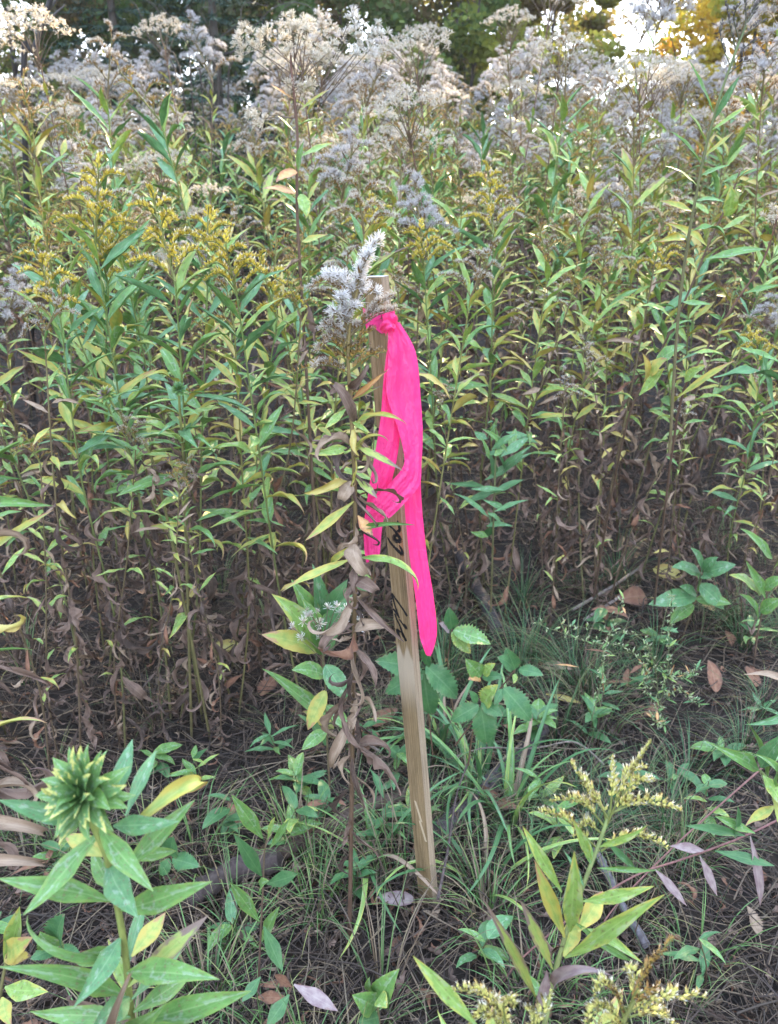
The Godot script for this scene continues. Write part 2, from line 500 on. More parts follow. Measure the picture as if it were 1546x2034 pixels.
# a whole plume of branches on a stem top; returns part named plume with its branches as sub-parts
func make_plume(parent: Node, top: Vector3, lean: Vector3, tall: float, wide: float, stage: int, count: int, r: float, step: float) -> Node3D:
	var pl := Node3D.new()
	pl.name = "plume"
	parent.add_child(pl, true)
	pl.position = top
	for i in count:
		var f := float(i) / maxf(count - 1, 1)
		var ang := i * 2.39996 + rf(-0.4, 0.4)
		var out := Vector3(cos(ang), 0, sin(ang))
		var ln := wide * (1.0 - 0.62 * f) * rf(0.75, 1.15)
		var b := lean * (tall * f) + Vector3.UP * (tall * f * 0.8)
		var droop := rf(0.0, 0.5) * (1.0 - f)
		var pts := spline([b, b + out * ln * 0.45 + Vector3.UP * ln * 0.45, b + out * ln + Vector3.UP * ln * (0.5 - droop)], 8)
		if f > 0.9:
			pts = spline([b, b + Vector3.UP * ln * 0.6 + out * ln * 0.1, b + Vector3.UP * ln * 0.95 + out * ln * 0.5], 8)
		var st := stage
		if stage == 3 and f < 0.25 and rng.randf() < 0.6:
			st = 2
		part("plume_branch", plume_branch(pts, r, st, step, 0.18, lin(0.66, 0.625, 0.61)), pl)
	var ax := Acc.new()
	tube(ax, spline([Vector3.ZERO, lean * tall * 0.5 + Vector3.UP * tall * 0.4, lean * tall + Vector3.UP * tall * 0.8], 5), r * 0.3, r * 0.12, 5, lin(0.24, 0.27, 0.08) if stage < 2 else lin(0.22, 0.15, 0.09), lin(0.24, 0.24, 0.07))
	part("stalk", ax.mesh(stemmat), pl)
	return pl

# flat-topped clusters of cream seed puffs
func make_corymb(parent: Node, top: Vector3, tall: float, wide: float, clusters: int, per: int, r: float, hair: Color) -> Node3D:
	var pl := Node3D.new()
	pl.name = "seed_head"
	parent.add_child(pl, true)
	pl.position = top
	for i in clusters:
		var ang := i * 2.39996 + rf(-0.3, 0.3)
		var f := sqrt((i + 0.5) / clusters)
		var end := Vector3(cos(ang) * wide * f, tall * (1.0 - 0.55 * f * f) * rf(0.8, 1.1), sin(ang) * wide * f)
		var b := Acc.new()
		var pts := spline([Vector3(0, -0.02 - 0.05 * f, 0), end * 0.5 + Vector3(0, -0.01, 0), end], 6)
		tube(b, pts, 0.0014, 0.0008, 4, lin(0.17, 0.11, 0.07), lin(0.19, 0.14, 0.08))
		var h := Acc.new()
		for k in per:
			var o := jit(1.0)
			o = Vector3(o.x, absf(o.y) * 0.6, o.z) * (0.012 + 0.016 * sqrt(per / 12.0))
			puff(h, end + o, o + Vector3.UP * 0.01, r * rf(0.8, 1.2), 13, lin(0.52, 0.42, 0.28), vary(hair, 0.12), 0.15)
		part("seed_cluster", h.put_in(b.mesh(stemmat), fluffmat), pl)
	return pl

# ---------------------------------------------------------------- goldenrod plants of the stand
# kind: 0 green with yellow plume, 1 yellowed, 2 mostly dried, 3 in white seed, 4 cream corymb with brown stem
func make_plant(kind: int, tall: float, green_from: float, stage := 1) -> Node3D:
	var root := Node3D.new()
	var bendx := rf(-0.13, 0.13)
	var bendz := rf(-0.13, 0.13)
	var pts := spline([Vector3.ZERO, Vector3(bendx * rf(-0.2, 0.5), tall * 0.33, bendz * rf(-0.2, 0.5)), Vector3(bendx * rf(0.3, 0.9), tall * 0.67, bendz * 0.6), Vector3(bendx, tall, bendz)], 12)
	var st := Acc.new()
	var low := lin(0.15, 0.10, 0.065) if kind in [2, 3, 4] else lin(0.17, 0.15, 0.06)
	var high: Color = [lin(0.21, 0.30, 0.08), lin(0.28, 0.27, 0.08), lin(0.22, 0.18, 0.08), lin(0.22, 0.15, 0.08), lin(0.20, 0.11, 0.075)][kind]
	tube(st, pts, 0.0036, 0.0018, 6, low, high, 0.10)
	part("stem", st.mesh(stemmat), root)
	var n := int(tall * rf(36, 42)) if kind < 4 else int(tall * 26)
	var ang := rf(0, TAU)
	for i in n:
		var f := 0.07 + 0.93 * (i + rf(0, 0.8)) / n
		if f > 0.99:
			continue
		ang += 2.39996 + rf(-0.7, 0.7)
		var q := f * 12.0
		var j := mini(int(q), 11)
		var p := pts[j].lerp(pts[j + 1], q - j)
		var out := Vector3(cos(ang), 0, sin(ang))
		var ln := rf(0.105, 0.158) if kind < 2 else (rf(0.09, 0.13) if kind < 4 else rf(0.06, 0.095)) * (1.0 if f < 0.75 else lerpf(1.0, 0.34, (f - 0.75) / 0.25))
		var g := f + rf(-0.09, 0.09)
		if g > green_from:
			var up_angle := lerpf(-0.1, 0.85, clampf((f - green_from) / (1.0 - green_from), 0, 1)) + rf(-0.25, 0.25)
			var dir := out * cos(up_angle) + Vector3.UP * sin(up_angle)
			var mat := "green"
			var r := rng.randf()
			if kind == 0:
				if stage == 0:
					r = 0.3 * r + 0.7 * pow(r, 0.55)
				mat = "green" if r < 0.42 else ("green_blue" if r < 0.80 else ("green_lime" if r < 0.93 else "yellowing"))
				if g < green_from + 0.14 and r > 0.5:
					mat = "yellowing" if r < 0.8 else "green_lime"
			elif kind == 1:
				mat = "yellowing" if r < 0.34 else ("green_lime" if r < 0.66 else ("yellow" if r < 0.82 else ("green" if r < 0.95 else "edge_brown")))
			elif kind == 4:
				mat = "green" if r < 0.25 else ("green_lime" if r < 0.55 else ("yellowing" if r < 0.85 else ("yellow" if r < 0.93 else "dry_tan")))
			else:
				mat = "yellowing" if r < 0.25 else ("green_lime" if r < 0.48 else ("edge_brown" if r < 0.66 else ("green" if r < 0.84 else "dry_tan")))
			var shape := "droop" if rng.randf() < (0.45 if f < 0.8 else 0.15) else "fresh"
			put_leaf(root, shape, mat, p, dir, Vector3.UP + jit(0.35), ln, rf(0.85, 1.25) * (1.3 if kind == 4 else 1.0))
		else:
			if f > 0.25 and rng.randf() < 0.10:
				put_leaf(root, "droop", ["yellowing", "green_lime", "edge_brown", "yellow"][rng.randi() % 4], p, out + Vector3.UP * rf(-0.4, 0.3), Vector3.UP + jit(0.4), ln * 0.9, rf(0.9, 1.3))
				continue
			var dd := out * rf(0.1, 0.55) + Vector3.DOWN * rf(0.25, 1.4)
			var r2 := rng.randf()
			var dm := "dry_plum" if r2 < 0.46 else ("dry_tan" if r2 < 0.57 else ("dry_dark" if r2 < 0.92 else "dry_rust"))
			put_leaf(root, "dry" if rng.randf() < 0.75 else "curl", dm, p, dd, out + Vector3.UP * 0.4 + jit(0.5), ln * rf(0.5, 1.1), rf(0.8, 1.5))
	if stage == 0 and kind == 0:
		for c in root.get_children():
			if str(c.name).begins_with("leaf"):
				c.transform.basis = c.transform.basis.scaled_local(Vector3(1.12, 1.12, 1.2))
	var lean := Vector3(rf(-0.35, 0.35), 0, rf(-0.35, 0.35))
	if kind == 0:
		make_plume(root, pts[12], lean, rf(0.13, 0.19), rf(0.085, 0.115), stage, 11 if stage == 0 else 8, 0.0120 if stage == 0 else 0.009, 0.0036 if stage == 0 else 0.0048)
	elif kind == 1:
		make_plume(root, pts[12], lean, rf(0.13, 0.18), rf(0.075, 0.105), stage, 8, 0.0105, 0.005)
	elif kind == 2:
		make_plume(root, pts[12], lean, rf(0.10, 0.15), rf(0.06, 0.09), 1 if rng.randf() < 0.3 else 2, 8, 0.009, 0.005)
	elif kind == 3:
		make_plume(root, pts[12], lean, rf(0.17, 0.26), rf(0.10, 0.15), 3, 13, 0.0135, 0.0095)
	else:
		make_corymb(root, pts[12], rf(0.06, 0.10), rf(0.09, 0.14), 13, 11, 0.0105, CREAM)
	return root

# the same plant with its small pieces joined: stem, foliage and plume
func joined_plant(src: Node3D) -> Node3D:
	var root := Node3D.new()
	var by := {}
	var order := []
	var stem: MeshInstance3D = src.get_child(0)
	part("stem", stem.mesh, root)
	var head := ArrayMesh.new()
	var tools := {}
	for c in src.get_children():
		if c is MeshInstance3D and str(c.name).begins_with("leaf"):
			var m: Material = c.material_override
			if not by.has(m):
				var s := SurfaceTool.new()
				s.begin(Mesh.PRIMITIVE_TRIANGLES)
				by[m] = s
				order.append(m)
			by[m].append_from(c.mesh, 0, c.transform)
		elif not c is MeshInstance3D:
			for b in c.get_children():
				for k in b.mesh.get_surface_count():
					var m: Material = b.mesh.surface_get_material(k)
					if not tools.has(m):
						var s := SurfaceTool.new()
						s.begin(Mesh.PRIMITIVE_TRIANGLES)
						tools[m] = s
					tools[m].append_from(b.mesh, k, c.transform * b.transform)
	var fol := ArrayMesh.new()
	for m in order:
		by[m].commit(fol)
		fol.surface_set_material(fol.get_surface_count() - 1, m)
	part("foliage", fol, root)
	for m in tools:
		tools[m].commit(head)
		head.surface_set_material(head.get_surface_count() - 1, m)
	part("plume", head, root)
	return root

# ---------------------------------------------------------------- the stake and its tape
func wood_material(dark: bool) -> StandardMaterial3D:
	var w := 96
	var h := 1024
	var im := Image.create_empty(w, h, false, Image.FORMAT_RGB8)
	var bm := Image.create_empty(w, h, false, Image.FORMAT_RGB8)
	var n := FastNoiseLite.new()
	n.seed = 21 if dark else 22
	n.frequency = 0.03
	n.fractal_octaves = 4
	for y in h:
		for x in w:
			var grain := n.get_noise_2d(x * 6.0, y * 0.12)
			var fine := n.get_noise_2d(x * 30.0 + 500.0, y * 0.5)
			var blotch := n.get_noise_2d(x * 0.5 + 900.0, y * 0.22)
			var v := 0.5 + 0.75 * grain + 0.55 * fine
			var streak := smoothstep(0.16, 0.34, n.get_noise_2d(x * 9.0 + 2000.0, y * 0.045))
			var pit := smoothstep(0.30, 0.42, n.get_noise_2d(x * 14.0 + 3000.0, y * 1.1))
			var col := lin(0.175, 0.115, 0.055).lerp(lin(0.34, 0.24, 0.13), clampf(v, 0, 1))
			if not dark:
				col = lin(0.29, 0.205, 0.125).lerp(lin(0.52, 0.40, 0.275), clampf(v, 0, 1))
			col = col.lerp(col * 0.52, maxf(streak * 0.75, pit * 0.6))
			var t := float(y) / h     # 0 at the top of the stake
			col = col.lerp(col * 0.68, clampf(blotch * 1.5 + 0.15, 0, 0.8))
			if dark:
				# pale unweathered patch with slanted saw lines, reddish knot streak, two scratches, muddy foot
				var patch := smoothstep(0.512, 0.527, t + 0.008 * sin(x * 0.12)) * (1.0 - smoothstep(0.55, 0.63, t))
				var saw := 0.5 + 0.5 * sin((x * 0.39 - y * 0.31) * 3.3)
				col = col.lerp(lin(0.50, 0.41, 0.30).lerp(lin(0.30, 0.23, 0.155), saw * 0.6), patch * 0.8)
				col = col.lerp(lin(0.42, 0.16, 0.08), 0.6 * smoothstep(0.55, 0.9, float(x) / w) * exp(-pow((t - 0.345) / 0.03, 2.0)))
				for s in [[0.80, 0.5], [0.835, 0.7]]:
					var dd := absf(float(x) / w - s[1] + (t - s[0]) * -9.0)
					if dd < 0.07 and absf(t - s[0]) < 0.018:
						col = col.lerp(lin(0.55, 0.44, 0.30), 0.7)
			else:
				col = col.lerp(lin(0.56, 0.27, 0.16), 0.4 * exp(-pow((t - 0.1) / 0.09, 2.0)) * clampf(0.5 + fine * 2.0, 0, 1))
			col = col.lerp(lin(0.12, 0.09, 0.06), smoothstep(0.93, 1.0, t + 0.02 * grain))
			im.set_pixel(x, y, col.linear_to_srgb())
			var b := clampf(0.5 + 0.35 * grain + 0.35 * fine, 0, 1)
			bm.set_pixel(x, y, Color(b, b, b))
	var m := StandardMaterial3D.new()
	m.albedo_texture = ImageTexture.create_from_image(im)
	m.heightmap_enabled = true
	m.heightmap_texture = ImageTexture.create_from_image(bm)
	m.heightmap_scale = 0.10
	m.roughness = 0.8
	m.metallic_specular = 0.3
	return m

func quad_face(vs: Array, nor: Vector3, uvs: Array, m: ArrayMesh, mat: Material) -> void:
	var a := []
	a.resize(Mesh.ARRAY_MAX)
	var ix := PackedInt32Array([0, 1, 2, 0, 2, 3])
	if (vs[1] - vs[0]).cross(vs[2] - vs[0]).dot(nor) > 0.0:
		ix = PackedInt32Array([0, 2, 1, 0, 3, 2])
	a[Mesh.ARRAY_VERTEX] = PackedVector3Array(vs)
	a[Mesh.ARRAY_NORMAL] = PackedVector3Array([nor, nor, nor, nor])
	a[Mesh.ARRAY_TEX_UV] = PackedVector2Array(uvs)
	a[Mesh.ARRAY_INDEX] = ix
	m.add_surface_from_arrays(Mesh.PRIMITIVE_TRIANGLES, a)
	m.surface_set_material(m.get_surface_count() - 1, mat)

var knot_at := 1.1
var stake_xf := Transform3D()
const SW := 0.0375     # wide face
const ST := 0.018      # narrow face

# how far up the stake the photo row py lies
func along_stake(py: float, foot: Vector3, axis: Vector3, length: float) -> float:
	var lo := 0.0
	var hi := length
	for i in 40:
		var m := (lo + hi) * 0.5
		var p := foot + axis * m - Vector3(0, EYE, 0)
		var c := cos(deg_to_rad(PITCH))
		var s := sin(deg_to_rad(PITCH))
		var depth := -p.z * c - p.y * s
		var up := p.y * c - p.z * s
		if 1017.0 - F * up / depth > py:
			lo = m
		else:
			hi = m
	return lo

func build_stake() -> void:
	var foot := ground(854, 1812)
	var top := at(747, 549, 1.335)
	var axis := (top - foot).normalized()
	var length := (top - foot).length()
	# the wide face looks towards the camera and a little left
	var across := Vector3.RIGHT.rotated(Vector3.UP, deg_to_rad(-34.0))
	across = Vector3(cos(deg_to_rad(38.0)), 0, sin(deg_to_rad(38.0)))
	across = (across - axis * across.dot(axis)).normalized()
	var face := across.cross(axis).normalized()
	if face.z < 0.0:
		face = -face
	knot_at = along_stake(640.0, foot, axis, length)
	stake_xf = Transform3D(Basis(across, axis, face), foot)
	var root := thing("survey_stake", "tall weathered wooden survey stake with black handwriting standing in the grass", "stake", foot)
	var m := ArrayMesh.new()
	var wa := wood_material(true)
	var wb := wood_material(false)
	var endm := StandardMaterial3D.new()
	endm.albedo_color = Color(0.74, 0.73, 0.72)
	endm.roughness = 0.85
	var lo := -0.14
	var hx := SW / 2
	var hz := ST / 2
	var b := 0.0012
	var P := func(x: float, y: float, z: float) -> Vector3: return across * x + axis * y + face * z
	var y1 := length
	# front, back, sides with small worn arrises between them
	quad_face([P.call(-hx + b, lo, hz), P.call(hx - b, lo, hz), P.call(hx - b, y1, hz), P.call(-hx + b, y1, hz)], face, [Vector2(0, 1.12), Vector2(1, 1.12), Vector2(1, 0), Vector2(0, 0)], m, wa)
	quad_face([P.call(-hx + b, lo, -hz), P.call(hx - b, lo, -hz), P.call(hx - b, y1, -hz), P.call(-hx + b, y1, -hz)], -face, [Vector2(0, 1.12), Vector2(1, 1.12), Vector2(1, 0), Vector2(0, 0)], m, wa)
	quad_face([P.call(hx, lo, hz - b), P.call(hx, lo, -hz + b), P.call(hx, y1, -hz + b), P.call(hx, y1, hz - b)], across, [Vector2(0, 1.12), Vector2(1, 1.12), Vector2(1, 0), Vector2(0, 0)], m, wb)
	quad_face([P.call(-hx, lo, hz - b), P.call(-hx, lo, -hz + b), P.call(-hx, y1, -hz + b), P.call(-hx, y1, hz - b)], -across, [Vector2(0, 1.12), Vector2(1, 1.12), Vector2(1, 0), Vector2(0, 0)], m, wb)
	for sx in [-1.0, 1.0]:
		for sz in [-1.0, 1.0]:
			quad_face([P.call(sx * hx, lo, sz * (hz - b)), P.call(sx * (hx - b), lo, sz * hz), P.call(sx * (hx - b), y1, sz * hz), P.call(sx * hx, y1, sz * (hz - b))], (across * sx + face * sz).normalized(), [Vector2(0.4, 1.12), Vector2(0.6, 1.12), Vector2(0.6, 0), Vector2(0.4, 0)], m, wb)
	quad_face([P.call(-hx, y1, hz), P.call(hx, y1, hz), P.call(hx, y1, -hz), P.call(-hx, y1, -hz)], axis, [Vector2(0, 0), Vector2(1, 0), Vector2(1, 1), Vector2(0, 1)], m, endm)
	part("shaft", m, root)
	# handwriting in black marker along the wide face: strokes as (across 0..1, metres below the top, half width mm)
	var ink := StandardMaterial3D.new()
	ink.albedo_color = Color(0.03, 0.025, 0.03)
	ink.roughness = 0.7
	ink.cull_mode = BaseMaterial3D.CULL_DISABLED
	# strokes measured on an enlargement of the face (5.65 to a photo pixel): [x, y, half width]
	var strokes := [
		[[372, 275, 4], [392, 330, 8], [402, 375, 10], [385, 394, 8], [365, 388, 4]],
		[[262, 350, 3], [312, 374, 6], [368, 425, 9], [416, 488, 10], [385, 504, 12], [346, 506, 14], [330, 476, 13], [348, 450, 9], [385, 444, 4]],
		[[248, 490, 3], [290, 545, 7], [345, 590, 8], [400, 626, 10], [434, 648, 10], [434, 606, 8], [415, 576, 7], [394, 550, 3]],
		[[502, 1334, 6], [452, 1272, 7], [400, 1216, 6], [350, 1165, 6], [306, 1122, 6], [330, 1190, 6], [346, 1240, 5], [375, 1310, 5], [408, 1382, 3]],
		[[326, 1294, 6], [362, 1328, 7], [408, 1382, 4]],
		[[348, 1345, 5], [376, 1408, 5], [406, 1452, 5], [440, 1528, 6], [490, 1622, 8]],
		[[404, 1395, 4], [450, 1440, 6], [492, 1482, 7], [486, 1450, 5], [462, 1434, 3]],
		[[420, 1604, 3], [394, 1566, 9], [376, 1520, 9], [402, 1534, 8], [432, 1536, 5], [458, 1574, 9], [492, 1624, 5]],
	]
	var dash := []
	for k in 3:
		dash.append([0.02 + 0.24 * k, length - along_stake(851.0 + 2.0 * k, foot, axis, length), 0.0022])
	var pen := []
	for s in strokes:
		var line := []
		for q in s:
			var left: float = 215.0 + 0.11 * (q[1] - 360.0)
			var right: float = 435.0 + 0.10 * (q[1] - 360.0)
			line.append([clampf((q[0] - left) / (right - left), 0.01, 0.99), length - along_stake(980.0 + q[1] / 5.65, foot, axis, length), q[2] * 0.00034])
		pen.append(line)
	pen.append(dash)
	for s in pen:
		var pts := []
		var ws := []
		for q in s:
			pts.append(Vector3((q[0] - 0.5) * SW, y1 - q[1], hz + 0.0005))
			ws.append(q[2])
		var c := spline(pts, pts.size() * 5)
		var a := Acc.new()
		for i in c.size() - 1:
			var d := (c[i + 1] - c[i]).normalized()
			var sd := d.cross(Vector3.BACK)
			var q0 := float(i) / (c.size() - 1) * (ws.size() - 1)
			var q1 := float(i + 1) / (c.size() - 1) * (ws.size() - 1)
			var w0 := lerpf(ws[int(q0)], ws[mini(int(q0) + 1, ws.size() - 1)], q0 - int(q0))
			var w1 := lerpf(ws[mini(int(q1), ws.size() - 1)], ws[mini(int(q1) + 1, ws.size() - 1)], q1 - int(q1))
			w0 *= 1.0 + 0.5 * bump.get_noise_2d(i * 37.0, c[i].y * 9000.0)
			w1 *= 1.0 + 0.5 * bump.get_noise_2d((i + 1) * 37.0, c[i + 1].y * 9000.0)
			var v := [c[i] - sd * w0, c[i] + sd * w0, c[i + 1] + sd * w1, c[i + 1] - sd * w1]
			for k in 4:
				v[k] = stake_xf.basis * v[k]
			a.tri(v[0], v[1], v[2], face, face, face, Color.WHITE, Color.WHITE, Color.WHITE)
			a.tri(v[0], v[2], v[3], face, face, face, Color.WHITE, Color.WHITE, Color.WHITE)
		part("ink_stroke", a.mesh(ink), root)

func tape_strip(rows: Array, n: int, cols: int, ruck: float, k: int, torn: bool) -> ArrayMesh:
	# rows: [left px, left py, left depth, right px, right py, right depth]
	var ls := []
	var rs := []
	for r in rows:
		ls.append(at(r[0], r[1], r[2]))
		rs.append(at(r[3], r[4], r[5]))
	var l := spline(ls, n)
	var r2 := spline(rs, n)
	var vs := PackedVector3Array()
	var ns := PackedVector3Array()
	var ix := PackedInt32Array()
	var nz := FastNoiseLite.new()
	nz.seed = k
	nz.frequency = 0.9
	for i in n + 1:
		var t := float(i) / n
		for c in cols + 1:
			var s := float(c) / cols
			var p := l[i].lerp(r2[i], s)
			var w := nz.get_noise_2d(s * 3.4, t * 1.1) + 0.4 * nz.get_noise_2d(s * 9.0 + 40.0, t * 3.0)
			var crease := nz.get_noise_2d(s * 2.0 + 90.0 + t * 4.0, t * 8.0) * 0.3
			var fold := sin(s * 9.0 + t * 2.5 + k) * exp(-t * 2.2) * 0.9 + sin(s * 5.0 - t * 4.0 + k * 2.0) * 0.25
			crease += absf(nz.get_noise_2d(s * 4.0 + t * 9.0 + 200.0, t * 16.0 - s * 3.0)) * 0.55
			p += Vector3(0.1, 0.1, 1.0).normalized() * (w + crease + fold) * ruck
			if torn and i >= n - 1:
				p += (l[n] - l[n - 2]) * (nz.get_noise_2d(s * 6.0, 7.0) * 1.6) * (1.0 if i == n else 0.3)
			vs.append(p)
	for i in n + 1:
		for c in cols + 1:
			var dt := vs[mini(i + 1, n) * (cols + 1) + c] - vs[maxi(i - 1, 0) * (cols + 1) + c]
			var du := vs[i * (cols + 1) + mini(c + 1, cols)] - vs[i * (cols + 1) + maxi(c - 1, 0)]
			ns.append(dt.cross(du).normalized())
	for i in n:
		for c in cols:
			var a := i * (cols + 1) + c
			var b := a + cols + 1
			for q in [[a, a + 1, b + 1], [a, b + 1, b]]:
				if (vs[q[1]] - vs[q[0]]).cross(vs[q[2]] - vs[q[0]]).dot(ns[q[0]]) > 0.0:
					ix.append_array(PackedInt32Array([q[0], q[2], q[1]]))
				else:
					ix.append_array(PackedInt32Array([q[0], q[1], q[2]]))
	var arr := []
	arr.resize(Mesh.ARRAY_MAX)
	arr[Mesh.ARRAY_VERTEX] = vs
	arr[Mesh.ARRAY_NORMAL] = ns
	arr[Mesh.ARRAY_INDEX] = ix
	var m := ArrayMesh.new()
	m.add_surface_from_arrays(Mesh.PRIMITIVE_TRIANGLES, arr)
	return m

func build_tape() -> void:
	var pink := StandardMaterial3D.new()
	pink.albedo_color = Color(0.92, 0.06, 0.285).linear_to_srgb()
	pink.roughness = 0.28
	pink.metallic_specular = 0.5
	pink.cull_mode = BaseMaterial3D.CULL_DISABLED
	pink.backlight_enabled = true
	pink.backlight = Color(1.0, 0.12, 0.36) * 0.8
	var cn := NoiseTexture2D.new()
	var cf := FastNoiseLite.new()
	cf.seed = 14
	cf.noise_type = FastNoiseLite.TYPE_CELLULAR
	cf.cellular_return_type = FastNoiseLite.RETURN_DISTANCE2_SUB
	cf.frequency = 0.012
	cf.domain_warp_enabled = true
	cf.domain_warp_amplitude = 60.0
	cn.noise = cf
	cn.width = 512
	cn.height = 512
	cn.seamless = true
	pink.heightmap_enabled = true
	pink.heightmap_texture = cn
	pink.heightmap_scale = 0.22
	pink.uv1_triplanar = true
	pink.uv1_scale = Vector3(9, 4.5, 9)
	var root := thing("flagging_tape", "bright pink flagging tape knotted round the stake, three torn tails hanging down", "tape")
	# band round the stake just above the knot
	var band := Acc.new()
	for w in 3:
		var up := 0.0
		for s in 4:
			var hx := SW / 2 + 0.0012 + w * 0.0009
			var hz := ST / 2 + 0.0012 + w * 0.0009
			var cs := [Vector2(-hx, hz), Vector2(hx, hz), Vector2(hx, -hz), Vector2(-hx, -hz)]
			var a: Vector2 = cs[s]
			var b: Vector2 = cs[(s + 1) % 4]
			var nor := Vector3(b.y - a.y, 0, a.x - b.x).normalized()
			nor = Vector3(0, 0, 1) if s == 0 else (Vector3(1, 0, 0) if s == 1 else (Vector3(0, 0, -1) if s == 2 else Vector3(-1, 0, 0)))
			for g in 6:
				var q0 := a.lerp(b, g / 6.0)
				var q1 := a.lerp(b, (g + 1) / 6.0)
				var ya := knot_at - 0.012 + w * 0.010 + 0.004 * sin(s * 2.0 + g * 0.9 + w)
				var yb := knot_at - 0.012 + w * 0.010 + 0.004 * sin(s * 2.0 + (g + 1) * 0.9 + w)
				var hh := 0.012
				var o := nor * 0.0015 * sin(g * 2.1 + w * 3.0)
				var v := [Vector3(q0.x, ya, q0.y) + o, Vector3(q1.x, yb, q1.y) + o, Vector3(q1.x, yb + hh, q1.y) - o * 0.5, Vector3(q0.x, ya + hh, q0.y) - o * 0.5]
				var vv := []
				for e in v:
					vv.append(stake_xf * e)
				var nn := stake_xf.basis * nor
				band.tri(vv[0], vv[1], vv[2], nn, nn, nn, Color.WHITE, Color.WHITE, Color.WHITE)
				band.tri(vv[0], vv[2], vv[3], nn, nn, nn, Color.WHITE, Color.WHITE, Color.WHITE)
	part("band", band.mesh(pink), root)
	# the knot: two gathered turns of crumpled tape
	var d := 1.285
	part("knot", tape_strip([[760, 629, d + 0.01, 766, 668, d + 0.01], [766, 624, d - 0.004, 770, 660, d - 0.006], [776, 621, d - 0.012, 779, 655, d - 0.016], [787, 626, d - 0.006, 786, 650, d - 0.01], [791, 633, d + 0.012, 788, 648, d + 0.012]], 22, 8, 0.0045, 5, false), root, pink)
	part("knot", tape_strip([[752, 652, d, 762, 662, d], [760, 640, d - 0.014, 770, 656, d - 0.018], [772, 634, d - 0.018, 781, 652, d - 0.02], [786, 640, d - 0.008, 784, 662, d - 0.008]], 18, 6, 0.004, 6, false), root, pink)
	# long tail on the right, behind
	part("tail", tape_strip([[784, 650, 1.295, 796, 650, 1.30], [800, 740, 1.30, 824, 740, 1.305], [806, 860, 1.295, 838, 850, 1.30], [803, 980, 1.285, 836, 970, 1.29], [812, 1090, 1.275, 846, 1085, 1.28], [826, 1190, 1.265, 861, 1185, 1.27], [834, 1262, 1.262, 868, 1248, 1.266], [839, 1280, 1.26, 864, 1280, 1.266], [846, 1300, 1.26, 856, 1303, 1.262]], 84, 18, 0.0030, 11, true), root, pink)
	# front tail: comes down, folds over and ends torn in front of the stake
	part("tail", tape_strip([[770, 640, 1.275, 794, 640, 1.29], [772, 700, 1.268, 826, 700, 1.285], [768, 780, 1.258, 836, 790, 1.28], [790, 850, 1.252, 840, 860, 1.272], [803, 905, 1.248, 838, 915, 1.262], [799, 930, 1.243, 834, 962, 1.252], [772, 962, 1.236, 812, 990, 1.24], [742, 992, 1.23, 784, 1020, 1.232], [726, 1012, 1.228, 772, 1030, 1.228]], 96, 20, 0.0038, 12, true), root, pink)
	# left tail, crossing behind the goldenrod to the left
	part("tail", tape_strip([[774, 655, 1.283, 792, 655, 1.29], [763, 740, 1.27, 806, 735, 1.28], [756, 830, 1.262, 798, 835, 1.27], [745, 900, 1.256, 790, 905, 1.262], [733, 970, 1.25, 772, 985, 1.256], [723, 1040, 1.246, 760, 1045, 1.25], [724, 1090, 1.243, 756, 1088, 1.246], [728, 1118, 1.242, 754, 1104, 1.244]], 80, 16, 0.0028, 13, true), root, pink)

# ---------------------------------------------------------------- plants built one by one
func rosette(parent: Node, centre: Vector3, axis: Vector3, r: float, n: int, mats_in: Array) -> void:
	var ro := Node3D.new()
	ro.name = "leaf_rosette"
	parent.add_child(ro, true)
	ro.position = centre
	var a := axis.normalized()
	var s := a.cross(Vector3(0.2, 0.3, 0.9)).normalized()
	var u := a.cross(s)
	for i in n:
		var f := (i + 0.5) / n
		var ang := i * 2.39996
		var open := lerpf(0.12, 1.75, pow(f, 0.8)) + rf(-0.08, 0.08)
		var out := s * cos(ang) + u * sin(ang)
		var dir := a * cos(open) + out * sin(open)
		var base := -a * r * 0.42 * f + out * r * 0.10
		var m: String = mats_in[rng.randi() % mats_in.size()]
		if f > 0.75:
			m = "green"
		put_leaf(ro, "fresh", m, base, dir, (a - out * 0.6).normalized(), r * lerpf(0.85, 1.15, f) * rf(0.85, 1.1), lerpf(2.8, 2.0, f))

